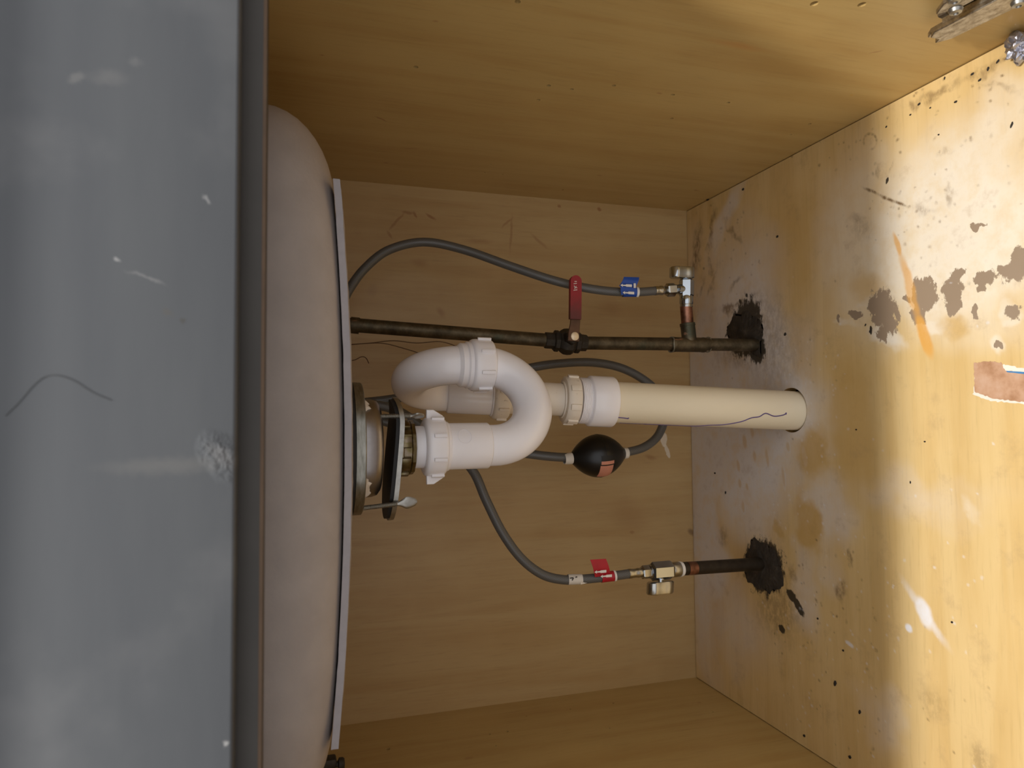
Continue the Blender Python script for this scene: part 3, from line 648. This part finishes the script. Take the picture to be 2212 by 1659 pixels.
cp = thing('cold_water_riser', 'dark tarnished copper riser with tee and red-levered shutoff valve', 'pipe', (HC.x, HC.y, 0))
top = at(735, 700, .83); kT = at(1490, 745, .7985); kV = at(1238, 738.5, .81)
def seg(name, a, b, r, mat, parent, n=28, ext=None): return obj(name, sweep([a, (Vector(a)+Vector(b))/2, b], r, n), mat, parent)
base = HC+Vector((0, 0, -.012))
RC = .0084
va, vb_ = at(1207, 737, .811), at(1266, 741, .8085)
seg('pipe', top, va, RC, cop, cp); seg('pipe', vb_, base, RC, cop, cp)
dT = (base-kV).normalized()
for a, b in (((757, 702, .829), (776, 704, .8285)),): seg('coupling', at(*a), at(*b), RC+.0013, cop, cp)
tee = obj('tee', lathe([(.0085, 0), (.0098, .0006), (.0101, .003), (.0096, .006), (.0096, .042), (.0101, .045), (.0098, .0476), (.0085, .048)], at(1450, 744, .7995), dT, 36), cop, cp)
tb = at(1485, 700, .7985)
obj('tee_branch', lathe([(.0094, 0), (.0094, (tb-kT).length-.003), (.0101, (tb-kT).length-.002), (.0098, (tb-kT).length+.001), (.0085, (tb-kT).length+.0015)], kT, tb-kT, 36), cop, tee)
for x in (1450, 1529): obj('solder_ring', sweep(cat([(lambda u, w, a: at(x, 744.5, .799)+u*math.cos(a)*.0098+w*math.sin(a)*.0098+dT*.0008*math.sin(3*a))(*basis(dT)[:2], 2*PI*k/14) for k in range(15)], 3), .0008, 8), solder, tee)
tb2 = at(1482, 662, .7985)
seg('branch_pipe', tb, tb2, .0080, bcop, cp)
# ball valve
vbod = obj('valve_body', lathe([(.0085, -.018), (.0102, -.0178), (.0102, -.007), (.0128, -.0065), (.0135, -.0055), (.0135, -.001), (.012, 0), (.0138, .002), (.0162, .006), (.0168, .011), (.0162, .016), (.0138, .0195), (.0128, .020), (.0138, .021), (.0138, .026), (.0125, .0275), (.0108, .028), (.0104, .036), (.0085, .0362)], va, vb_-va, 8), dark_m, cp, ang=25)
fwd = Vector((0, -1, 0))
sx = at(1240, 727, .7855)
obj('packing_nut', lathe([(.0, 0), (.0095, 0), (.0095, .011), (.008, .0125), (0, .0125)], sx+Vector((0, .014, 0)), fwd, 6), dark_m, vbod, ang=20)
obj('stem_cap', lathe([(.0, 0), (.0052, 0), (.0052, .003), (.0045, .0036), (0, .0038)], sx+Vector((0, -.0002, 0)), fwd, 20), gold, vbod)
lev = G(); LP = [(1240, 731), (1241, 705), (1243, 688)]
pts = [at(x, y, .7845) for x, y in ((1238.5, 737), (1239, 720), (1242, 700), (1243, 684))]
def strap(pts, w, t, g=None, hint=fwd):
    g = g or G(); n = len(pts); V = []; F = []
    for i, p in enumerate(pts):
        d = (pts[min(n-1, i+1)]-pts[max(0, i-1)]).normalized(); s = d.cross(Vector(hint)).normalized(); ww = w[i] if isinstance(w, (list, tuple)) else w; nn = s.cross(d)
        V += [p+s*ww/2+nn*t/2, p-s*ww/2+nn*t/2, p-s*ww/2-nn*t/2, p+s*ww/2-nn*t/2]
    for i in range(n-1):
        for k in range(4): F.append((i*4+k, i*4+(k+1) % 4, i*4+4+(k+1) % 4, i*4+4+k))
    F += [(0, 1, 2, 3), (n*4-4, n*4-1, n*4-2, n*4-3)]
    return g.add(V, F)
lv = obj('lever', strap(pts, [.015, .014, .0125, .0125], .0028), grime, cp, bevel=.0005)
g0, g1 = at(1242, 690, .782), at(1243, 595.5, .782); gl = (g1-g0).length; gR = .00725
gs = [0, gl*.3, gl*.6, gl-gR]+[gl-gR+gR*math.sin(k/8*PI/2) for k in range(1, 9)]
gp = [g0.lerp(g1, q/gl) for q in gs]
gw = [.0145*math.sqrt(max(.004, 1-max(0, (q-(gl-gR))/gR)**2)) for q in gs]
grip = obj('grip', strap(gp, gw, .0058), redp, lv, bevel=.0018); grip['label'] = 'red vinyl lever grip'
fy_ = .7785
for a, b in (((1241, 608), (1246, 608)), ((1239, 613), (1246, 612)), ((1240, 617), (1243, 623)), ((1245, 618), (1241, 624)), ((1239, 627), (1247, 626)), ((1241, 621), (1247, 622))):
    A, B = at(*a, fy_), at(*b, fy_); obj('print_mark', box((A+B)/2, ((B-A).length, .0002, .0007), B-A, (0, 1, 0)), whitep, grip)

# cold stop: lies on its side at the end of the tee branch, outlet upwards
YS = .7985
s_in = at(1482.5, 664, YS); s_out = at(1483, 603, YS); dv = (s_out-s_in).normalized(); Lv = (s_out-s_in).length
cs = thing('angle_stop_valve', 'chrome stop valve with oval handle on the cold riser, blue tag above it', 'valve', s_in)
def ring(o, d, prof, mat, parent, name, seg=28, ang=35): return obj(name, lathe(prof, o, d, seg), mat, parent, ang=ang)
ring(s_in, dv, [(.0, 0), (.0082, 0), (.0084, .001), (.0078, .004), (.0078, .006), (0, .006)], nickel, cs, 'ferrule')
ring(s_in, dv, [(0, .004), (.0085, .004), (.0089, .0055), (.0089, .013), (.0078, .0155), (0, .0155)], chrome, cs, 'compression_nut')
body = ring(s_in, dv, [(0, .014), (.0085, .014), (.0096, .0162), (.0096, Lv-.0022), (.0078, Lv), (0, Lv)], chrome, cs, 'body', 6, 20)
up = Vector((0, 0, 1))
cO = at(1484, 626, YS)
ring(cO, up, [(0, .004), (.0066, .004), (.0066, .013), (.006, .0135)]+[(.0055+.0006*(k % 2), .0135+.0007*k) for k in range(6)]+[(0, .018)], chrome, body, 'outlet', 20)
hs = at(1481, 604, YS); hc = at(1473, 589.5, YS)
ring(hs-dv*.002, dv, [(0, 0), (.0034, 0), (.0034, .009), (0, .009)], chrome, cs, 'stem', 16)
def handle(c, axis, long_d, mat, parent, a=.0172, b=.0100, h=.0145):
    g = G(); u = Vector(long_d).normalized(); ax = Vector(axis).normalized(); w = ax.cross(u); V = []; F = []; n = 40
    prof = [(0, -h/2), (.9, -h/2), (1, -h/2+.0012), (1, h/2-.0015), (.93, h/2), (0, h/2)]
    for r, s in prof:
        for k in range(n):
            t = 2*PI*k/n; e = 1-.20*abs(math.sin(t))**4; cx = math.cos(t); sy = math.sin(t)
            V.append(c+ax*s+u*(r*a*math.copysign(abs(cx)**.75, cx))+w*(r*b*math.copysign(abs(sy)**.9, sy)*(1-.22*math.exp(-(cx*2.2)**2))))
    for i in range(len(prof)-1):
        for k in range(n): F.append((i*n+k, i*n+(k+1) % n, i*n+n+(k+1) % n, i*n+n+k))
    return obj('handle', g.add(V, F), mat, parent)
handle(hc, dv, (0, 0, 1), chrome, cs)

# hot side: short stub and straight stop
hs_t = thing('hot_water_stub', 'short blackened copper stub rising from the floor under the red-tagged hose', 'pipe', (HH.x, HH.y, 0))
HHb = HH+Vector((0, 0, -.012)); YH = .786
sA = at(1470, 1229, YH)
hp = seg('pipe', HHb, sA, .0083, black_c, hs_t)
seg('bare_band', at(1484, 1228, YH), at(1502, 1227, YH+.0006), .00845, bcop, hp)
vO = at(1466, 1229.5, YH); vT = at(1386, 1236.5, YH); dh = (vT-vO).normalized()
hv = thing('straight_stop_valve', 'nickel stop valve with oval handle on the hot stub near the floor', 'valve', vO)
ring(vO-dh*.005, dh, [(.0083, 0), (.0088, 0), (.0094, .002), (.0094, .004), (.0083, .004)], whitep, hv, 'ferrule')
lb = (at(1449, 1231, YH)-vO).length; lt = (at(1406, 1235, YH)-vO).length; le = (vT-vO).length
ring(vO, dh, [(0, -.001), (.0090, -.001), (.0094, .001), (.0094, lb-.002), (.0088, lb), (0, lb)], nickel, hv, 'compression_nut')
hb = ring(vO, dh, [(0, lb-.001), (.0105, lb-.001), (.0118, lb+.0015), (.0118, lt-.002), (.0098, lt), (0, lt)], chrome, hv, 'body', 6, 20)
ring(vO, dh, [(0, lt-.001), (.0088, lt-.001)]+[(.0082+.0006*(k % 2), lt+.0006*k) for k in range(5)]+[(0, lt+.003)], chrome, hb, 'outlet', 20)
hq = at(1426, 1269, YH-.001); hst = at(1427, 1250, YH); da = (hq-hst).normalized()
ring(hst-da*.003, da, [(0, 0), (.0055, 0), (.0055, .004), (.0034, .0045), (.0034, .012), (0, .012)], chrome, hv, 'stem', 20)
handle(hq, da, dh, nickel, hv, .0178, .0105, .0150)

# ---------------------------------------------------------------- hoses
hose_m = M('grey_braided_hose', .34)
uvx = hose_m.n('SeparateXYZ', i_0=hose_m.tc.outputs['UV'])
A_ = hose_m.math('ADD', hose_m.math('MULTIPLY', uvx.outputs[0], 14), hose_m.math('MULTIPLY', uvx.outputs[1], 260)); B_ = hose_m.math('SUBTRACT', hose_m.math('MULTIPLY', uvx.outputs[0], 14), hose_m.math('MULTIPLY', uvx.outputs[1], 260))
pa = hose_m.n('Math', operation='PINGPONG', i_0=A_, i_1=.5).outputs[0]; pb = hose_m.n('Math', operation='PINGPONG', i_0=B_, i_1=.5).outputs[0]
br_ = hose_m.math('MULTIPLY', pa, pb); hose_m.col(hose_m.ramp(br_, [(0., srgb(88, 87, 85)), (.12, srgb(98, 97, 94)), (.25, srgb(104, 103, 100))])); hose_m.bump(br_, .12, .0005)
def pth(L, n=8): return cat([at(*q) for q in L], n)
blue = plain('blue_tag', (30, 78, 170), .4, 0, .06); redt = plain('red_tag', (178, 26, 44), .4, 0, .08); wtag = plain('white_tag', (222, 216, 206), .55, 0, .06); ink = plain('black_ink', (40, 38, 36), .6)
# cold
cold = pth([(700, 735, .85), (735, 665, .858), (757, 621, .862), (790, 578, .864), (840, 540, .864), (915, 523, .862), (1000, 539, .855), (1100, 574, .84), (1180, 601, .825), (1245, 618, .815), (1310, 628.5, .808), (1370, 631, .802), (1420, 628, YS)])
e = cold[-1]
hc_ = thing('supply_hose', 'grey braided cold supply hose arching up behind the sink, blue tag near its valve', 'hose', at(1456, 626, YS), 'faucet supply hoses')
obj('hose', sweep(cold, .0056, 20), hose_m, hc_)
dE = (at(1456, 626, YS)-e).normalized(); lE = (at(1458, 626, YS)-e).length
obj('crimp', lathe([(.0045, -.004), (.0060, -.004), (.0062, -.001), (.0055, .002), (.0062, .004), (.0062, .007), (.005, .009), (.0048, lE*.55), (0, lE*.55)], e, dE, 24), nickel, hc_)
obj('coupling_nut', lathe([(0, lE*.5), (.0078, lE*.5), (.0088, lE*.56), (.0088, lE*.95), (.0076, lE), (0, lE)], e, dE, 6), nickel, hc_, ang=20)
def tagflag(parent, quad, Y, mat, wrapc, wrapd, wrapl, arrows, bar, r=.0062):
    """folded adhesive flag: a sheet quad plus a wrap around the hose, with white arrows"""
    P_ = [at(x, y, Y) for x, y in quad]; V = []; F = []; n = 10
    for j in range(n+1):
        t = j/n; a = P_[0].lerp(P_[3], t); b = P_[1].lerp(P_[2], t)
        off = Vector((0, -.0016*math.sin(t*PI*1.2), 0)); V += [a+off, b+off, b+off+Vector((0, .0004, 0)), a+off+Vector((0, .0004, 0))]
    for j in range(n):
        for k in range(4): F.append((j*4+k, j*4+(k+1) % 4, j*4+4+(k+1) % 4, j*4+4+k))
    F += [(0, 1, 2, 3), (n*4, n*4+1, n*4+2, n*4+3)]
    o = obj('tag', G().add(V, F), mat, parent)
    obj('tag_wrap', lathe([(r-.0004, 0), (r, 0), (r, wrapl), (r-.0004, wrapl)], wrapc, wrapd, 28, closed=True), mat, o)
    for (x, y, ln, yy) in arrows:
        A = at(x, y, yy); k = (A-CAM).length/FPX; L_ = ln*k
        obj('arrow', prism([(0, 0), (-L_*.22, L_*.13), (-L_*.18, L_*.045), (-L_*.5, L_*.06), (-L_*.5, L_*.1), (-L_, L_*.1), (-L_, -L_*.1), (-L_*.5, -L_*.1), (-L_*.5, -L_*.06), (-L_*.18, -L_*.045), (-L_*.22, -L_*.13)], A, bar, fwd.cross(Vector(bar)), .0003), whitep, o)
    return o
wc = at(1375, 631, .8015); wd = (at(1345, 631, .804)-wc)
tb_ = tagflag(hc_, [(1348, 598), (1381, 599), (1373, 622), (1338, 618)], .796, blue, wc, wd, wd.length, [(1340, 616, 27, .7930), (1345, 632, 27, .7925)], (0, 0, 1))
A = at(1371, 617, .7930); obj('bar_mark', box(A, (.003, .0003, .006), (0, 0, 1), (0, 1, 0)), whitep, tb_)
obj('end_band', lathe([(.0064, 0), (.0066, 0), (.0066, .003), (.0064, .003)], wc-wd.normalized()*.002, wd, 28, closed=True), whitep, tb_)
# lower half of the flag bends down to the wrap
obj('tag_fold', strap([at(1357, 620, .7945), at(1357, 626, .7942), at(1358, 634, .7952)], (at(1373, 622, .795)-at(1340, 618, .795)).length, .0004), blue, tb_)
# hot
hot = pth([(745, 862, .848), (800, 872, .848), (860, 888, .845), (920, 926, .84), (975, 968, .828), (1022, 1018, .815), (1050, 1080, .808), (1085, 1150, .803), (1125, 1205, .80), (1170, 1240, .797), (1215, 1252, .794), (1260, 1251, .791), (1310, 1246, .788), (1362, 1239, YH)])
e = hot[-1]
hh_t = thing('supply_hose', 'grey braided hot supply hose with red and white tags, running behind the trap', 'hose', vT, 'faucet supply hoses')
obj('hose', sweep(hot, .0056, 20), hose_m, hh_t)
dE = (vT-e).normalized(); lE = (vT-e).length
obj('crimp', lathe([(.0045, -.003), (.0058, -.003), (.0060, 0), (.0054, .003), (.0054, .008), (.0060, .010), (.0054, lE), (0, lE)], e, dE, 24), nickel, hh_t)
l2 = (at(1406, 1235, YH)-vT).length
obj('coupling_nut', lathe([(0, 0), (.0076, 0), (.0084, .0012), (.0084, l2*.75), (.0074, l2*.95), (0, l2*.95)], vT, dE, 6), nickel, hh_t, ang=20)
wc = at(1326, 1244, .787); wd = at(1298, 1247.5, .7885)-wc
tr_ = tagflag(hh_t, [(1275, 1209), (1309, 1207), (1320, 1243), (1286, 1247)], .781, redt, wc, wd, wd.length, [(1284, 1236, 27, .7788), (1297, 1245.5, 26, .7785)], (0, 0, 1))
obj('end_band', lathe([(.0064, 0), (.0066, 0), (.0066, .0025), (.0064, .0025)], wc-wd.normalized()*.002, wd, 28, closed=True), whitep, tr_)
wc = at(1257, 1251, .7912); wd = at(1227, 1252, .7935)-wc
wt = obj('white_wrap', lathe([(.0058, 0), (.0061, 0), (.0062, wd.length*.5), (.0063, wd.length), (.0058, wd.length)], wc, wd, 28, closed=True), wtag, hh_t)
obj('tag_tail', strap([at(1254, 1257, .786), at(1268, 1256, .787), at(1280, 1253, .789)], [.006, .004, .001], .0004), wtag, wt)
for a, b in (((1231, 1249), (1238, 1248)), ((1236, 1254), (1239, 1248)), ((1243, 1247), (1247, 1246))):
    A, B = at(*a, .7865), at(*b, .7863); obj('ink_mark', box((A+B)/2, ((B-A).length, .0003, .0012), B-A, (0, 1, 0)), ink, wt)
# pull-out faucet hose with its weight
fa = pth([(745, 872, .895), (800, 868, .895), (860, 860, .892), (920, 846, .889), (990, 828, .884), (1060, 808, .878), (1130, 797, .872), (1200, 786, .868), (1280, 783, .864), (1350, 798, .86), (1410, 836, .856), (1436, 885, .853), (1425, 935, .85), (1395, 964, .847), (1352, 977, .845), (1290, 985, .845), (1222, 988, .845), (1160, 983, .85), (1100, 974, .858), (1020, 964, .864), (940, 948, .868), (870, 922, .87), (800, 902, .87), (745, 890, .87)])
fh = tag(obj('faucet_hose', sweep(fa, .0058, 20), hose_m), 'long grey pull-out faucet hose looping behind the white trap', 'hose')
blk = plain('black_plastic', (22, 21, 20), .35, 0, .1, 60); pink = plain('pink_copper_label', (206, 140, 116), .5, 0, .06)
wa, wb_ = at(1348, 979, .8445), at(1234, 990, .8445); ax = (wb_-wa); LW = ax.length
hw = thing('hose_weight', 'black egg-shaped weight with pink label clipped on the looping faucet hose', 'hose weight', at(1290, 1030, .845))
prof = []
for i in range(25):
    t = i/24; r = .0283*max(0, math.sin(PI*(t*.94+.03)))**.72; prof.append((max(r, .0068), t*LW))
egg = obj('shell', lathe([(.0055, 0)]+prof+[(.0055, LW)], wa, ax, 48), blk, hw)
obj('seam', lathe([(.0284, LW*.5-.0003), (.0286, LW*.5), (.0284, LW*.5+.0003)], wa, ax, 48), blk, egg)
def collar(c, d, ln): obj('collar', lathe([(.0059, 0), (.0074, 0), (.0076, ln*.3), (.007, ln), (.0059, ln)], c, d, 28, closed=True), wtag, hw)
collar(wb_-ax.normalized()*.001, ax, .011); collar(wa+ax.normalized()*.001, -ax, .006)
# recessed label window following the shell
def shell_pt(s, th, lift=0):
    t = s; r = .0283*max(0, math.sin(PI*(t*.94+.03)))**.72+lift; u, w, d = basis(ax, (0, -1, 0)); return wa+d*(t*LW)+u*(r*math.cos(th))+w*(r*math.sin(th))
uu, ww, _ = basis(ax, (0, -1, 0)); sg = 1 if ww.x < 0 else -1    # towards room-left (down in the photo)
def patch(name, s0, s1, t0, t1, mat, lift):
    V = []; F = []; n = 10
    for i in range(n+1):
        for j in range(n+1):
            for l in (lift, -.001): V.append(shell_pt(s0+(s1-s0)*i/n, sg*(t0+(t1-t0)*j/n), l))
    m_ = n+1
    q = lambda i, j, k: (i*m_+j)*2+k
    for i in range(n):
        for j in range(n):
            F += [(q(i, j, 0), q(i+1, j, 0), q(i+1, j+1, 0), q(i, j+1, 0)), (q(i, j, 1), q(i, j+1, 1), q(i+1, j+1, 1), q(i+1, j, 1))]
    for i in range(n): F += [(q(i, 0, 0), q(i, 0, 1), q(i+1, 0, 1), q(i+1, 0, 0)), (q(i, n, 0), q(i+1, n, 0), q(i+1, n, 1), q(i, n, 1)), (q(0, i, 0), q(0, i+1, 0), q(0, i+1, 1), q(0, i, 1)), (q(n, i, 0), q(n, i, 1), q(n, i+1, 1), q(n, i+1, 0))]
    obj(name, G().add(V, F), mat, egg)
patch('label', .36, .6, .20, .36, pink, .0003); patch('label', .37, .61, .42, 1.2, pink, .0003)
patch('label_recess', .36, .6, -.06, .18, rubber, .0002)

# ---------------------------------------------------------------- grime mounds round the pipe holes
moldm = M('black_grime', .85); moldm.col(moldm.ramp(moldm.noise(60, detail=6, rough=.7).outputs[0], [(.3, srgb(40, 36, 30)), (.55, srgb(62, 54, 44)), (.75, srgb(92, 84, 74))])); moldm.bump(moldm.noise(220, detail=5, rough=.7).outputs[0], .8, .002)
def mound(label, pts, h, seed):
    P_ = [onfloor(*q) for q in pts]; c = sum(P_, Vector())/len(P_); P_ = [c+(q-c)*.84 for q in P_]; n = 96; rr = []
    loop = cat(P_+[P_[0]], 22)[:-1]; V = []; F = []; rings = 14; m_ = len(loop)
    for i in range(rings+1):
        s = 1-i/rings
        for k, p in enumerate(loop):
            jag = 1+(.16*noise.noise(p*70+Vector((seed, 0, 0)))+.06*noise.noise(p*190+Vector((0, seed, 0))))*s
            q = c+(p-c)*s*jag; z = h*(1-s**2.2)*(.75+.6*noise.noise(q*70+Vector((0, 0, seed))))+.0009*(noise.noise(q*260))*(1 if s < .97 else 0)
            V.append((q.x, q.y, max(.0002, z)))
    for i in range(rings):
        for k in range(m_): F.append((i*m_+k, i*m_+(k+1) % m_, (i+1)*m_+(k+1) % m_, (i+1)*m_+k))
    F.append(tuple(rings*m_+k for k in range(m_))); F.append(tuple(range(m_)))
    tag(obj('grime_mound', G().add(V, F), moldm), label, 'grime', 'black grime round the pipe holes')
mound('black crusty grime mound around the foot of the cold copper riser', [(1562, 712), (1580, 680), (1612, 662), (1640, 680), (1655, 710), (1652, 745), (1645, 778), (1625, 770), (1600, 756), (1570, 742)], .0035, 3)
mound('black crusty grime mound around the foot of the hot copper stub', [(1605, 1185), (1622, 1158), (1650, 1160), (1675, 1180), (1695, 1215), (1700, 1255), (1690, 1282), (1660, 1288), (1625, 1275), (1605, 1240)], .0035, 8)

# ---------------------------------------------------------------- hinge on the right wall, near the front
scr = M('scratched_nickel', .38, .95)
scr.col(scr.ramp(scr.noise(120, detail=6, rough=.75, stretch=(1, 1, 2)).outputs[0], [(.3, srgb(104, 92, 74)), (.5, srgb(168, 158, 142)), (.7, srgb(204, 198, 186))])); scr.bump(scr.noise(200, detail=5).outputs[0], .5, .0008)
hA = onx(2030, 74, .306); hB = onx(2235, -30, .306); hd = (hB-hA).normalized()
nrm = Vector((-1, 0, 0)); hsd = hd.cross(nrm).normalized(); HL = (hB-hA).length
hi = thing('cabinet_hinge', 'scratched metal concealed hinge on the right wall beside the front corner', 'hinge', (hA+hB)/2)
mp = hA+hd*HL*.5
obj('mounting_plate', box(mp+Vector((.0095, 0, 0))-hsd*.001, (HL*.8, .026, .006), hd, hsd, .0015), scr, hi)
obj('arm', prism([(-.002, -.0085), (.004, -.0135), (HL, -.0145), (HL, .0100), (.004, .0085), (-.006, .003), (-.001, 0)], hA+Vector((-.002, 0, 0)), hd, hsd, .004), scr, hi, bevel=.0006)
for s in (-1, 1): obj('arm_flange', box(hA+hd*(HL*.55)+hsd*(s*.0105-.002)+Vector((.002, 0, 0)), (HL*.8, .0016, .005), hd, hsd, .0005), scr, hi)
obj('arm_tongue', prism([(-.013, -.002), (-.007, -.007), (.006, -.008), (.006, .0), (-.01, .003)], hA+hd*.003+hsd*.002+Vector((.004, 0, 0)), hd, hsd, .004), scr, hi, bevel=.0006)
for q in ((2064, 18), (2062, -6), (2200, 2)):
    p = onx(*q, .303); obj('screw', lathe([(0, 0), (.0048, 0), (.0052, .0012), (.0042, .0034), (.002, .0042), (.0012, .0032), (0, .0032)], p, nrm, 20), steel, hi)
g = G(); p = onx(2052, 10, .308); prism([(-.011, 0), (0, -.008), (.013, -.007), (.013, .008), (0, .008)], p, hd, hsd, .004, g); obj('spring_cap', g, scr, hi, bevel=.0008)
# crumpled foil on the floor at the right edge
foil = plain('crumpled_foil', (176, 176, 186), .3, .9, .05, 200, .2)
bm = bmesh.new(); bmesh.ops.create_icosphere(bm, subdivisions=4, radius=1); p = onfloor(2206, 100, .006); V = []
for v_ in bm.verts:
    q = v_.co; s = 1+.6*noise.noise(q*2.0)+.28*abs(noise.noise(q*4.0))+.06*noise.noise(q*9); V.append((p.x+q.x*.011*s, p.y+q.y*.010*s, max(.0002, .007+q.z*.0085*s)))
tag(obj('foil_scrap', G().add(V, [[x.index for x in f.verts] for f in bm.faces]), foil, ang=18), 'small crumpled silver foil scrap on the floor below the hinge', 'foil'); bm.free()
# torn label stuck to the floor at the right edge
kraft = M('torn_kraft_paper', .8); kraft.col(kraft.ramp(kraft.noise(60, detail=5).outputs[0], [(.3, srgb(166, 120, 84)), (.5, srgb(196, 154, 122)), (.7, srgb(208, 172, 146))]))
wpaper = plain('white_paper_edge', (238, 230, 214), .8, 0, .05); bluei = plain('blue_print', (70, 130, 180), .6, 0, .08)
def flatpoly(pts, z0, z1, jag, seed):
    P_ = []; m_ = len(pts)
    for i in range(m_):
        a, b = onfloor(*pts[i]), onfloor(*pts[(i+1) % m_])
        for k in range(10):
            q = a.lerp(b, k/10); q = q+Vector((noise.noise(q*500+Vector((seed, 0, 0))), noise.noise(q*500+Vector((0, seed, 9))), 0))*jag; P_.append(q)
    n = len(P_); return G().add([(q.x, q.y, z0) for q in P_]+[(q.x, q.y, z1) for q in P_], [tuple(range(n)), tuple(range(n, 2*n))]+[(k, (k+1) % n, (k+1) % n+n, k+n) for k in range(n)])
tl = thing('torn_label', 'torn brown paper label remnant with ragged white edge stuck to the floor', 'label', onfloor(2160, 830))
obj('backing', flatpoly([(2107, 788), (2125, 784), (2160, 786), (2172, 788), (2240, 800), (2240, 874), (2200, 872), (2140, 866), (2102, 852), (2105, 836)], .0001, .0003, .0012, 1), wpaper, tl)
bk = obj('brown_layer', flatpoly([(2104, 784), (2140, 780), (2163, 784), (2172, 800), (2240, 811), (2240, 868), (2200, 867), (2145, 861), (2106, 846)], .0003, .0005, .001, 4), kraft, tl)
obj('blue_stripe', flatpoly([(2175, 801), (2240, 805), (2240, 811), (2177, 804)], .0005, .0007, .0002, 6), bluei, tl)
# hairs / fine wires
hair = plain('brown_strand', (92, 62, 38), .6, 0, .1)
for lab, L_, r in (('thin brown wire strand running up from behind the trap to the sink, upper one', [(745, 745, .93), (800, 741, .935), (850, 736, .94), (900, 741, .94), (950, 738, .94), (985, 748, .935), (1000, 760, .93)], .0006),
               ('thin brown wire strand behind the trap bend, sloping below the longer strand', [(745, 746, .93), (790, 742, .935), (830, 742, .94), (870, 752, .94), (905, 763, .935), (930, 775, .93)], .0006),
               ('short curly brown wire strand poking out under the sink pad', [(740, 780, .92), (765, 778, .925), (780, 771, .93), (790, 773, .93), (797, 785, .93)], .0006)):
    tag(obj('wire_strand', sweep(pth(L_, 6), r, 6), hair), lab, 'wire', 'loose strands on the back wall')
hk = plain('dark_hair', (66, 67, 68), .6)
tag(obj('hair_strand', sweep(cat([at(x, y, RF-.0003) for x, y in ((12, 898), (40, 870), (70, 835), (95, 815), (125, 811), (160, 823), (200, 848), (240, 865))], 6), .00013, 6), hk), 'dark curved hair stuck on the grey drawer front', 'hair')
# crumbs
crumb_m = plain('dark_crumb', (40, 32, 24), .8, 0, .3, 300)
bm = bmesh.new(); bmesh.ops.create_icosphere(bm, subdivisions=1, radius=1)
gv = [(v_.co*(1+.35*noise.noise(v_.co*2.3)))[:] for v_ in bm.verts]; gf = [[x.index for x in f.verts] for f in bm.faces]; bm.free()
proto = None
CR = [(2065, 220, 7, 4, 0), (2135, 149, 8, 4, 1.2), (2156, 133, 8, 4, .6), (2101, 160, 7, 4, .2), (2117, 173, 7, 4, .3), (2041, 169, 6, 3, 1.3), (1986, 225, 7, 4, .3), (2028, 291, 4, 3, 0), (1915, 274, 5, 3, .5), (2186, 270, 12, 4, 1.1), (1967, 248, 5, 3, 0), (2010, 233, 4, 3, .2),
      (1680, 511, 7, 5, .4), (1606, 409, 7, 5, .3), (1697, 722, 8, 6, .8), (1880, 716, 6, 4, 1.2), (1967, 1042, 6, 3, 1.5), (1805, 1476, 12, 6, 1.3), (1858, 1538, 9, 5, 1.2), (1837, 1635, 7, 6, 0), (1738, 1589, 6, 5, .3), (1822, 1405, 5, 4, 0), (1568, 1064, 7, 4, 1.4),
      (2057, 1344, 5, 4, 0), (1850, 928, 5, 3, 0), (1998, 954, 5, 3, 0), (1767, 1336, 5, 4, 0), (1530, 430, 9, 7, .3), (1545, 1022, 6, 4, .2), (1870, 702, 6, 3, 1.0)]
for i, (x, y, a, b, an) in enumerate(CR):
    p = onfloor(x, y); k = (p-CAM).length/FPX*.5
    if proto is None:
        proto = obj('crumb', G().add(gv, gf), crumb_m); o = proto
    else:
        o = proto.copy(); C.objects.link(o)
    zone = ('tiny dark crumb on the brightly lit floor along the right wall below the hinge', 'crumbs below the hinge') if i < 12 else ('tiny dark crumb on the floor at the near left, away from the pipes', 'crumbs on the left of the floor') if y > 1300 else ('tiny dark crumb on the floor around the water pipes and drain pipe', 'crumbs around the pipes')
    tag(o, zone[0], 'crumb', zone[1])
    o.scale = (a*k, b*k, b*k*.6); o.rotation_euler = (0, 0, an+PI/2); o.location = (p.x, p.y, b*k*.5)
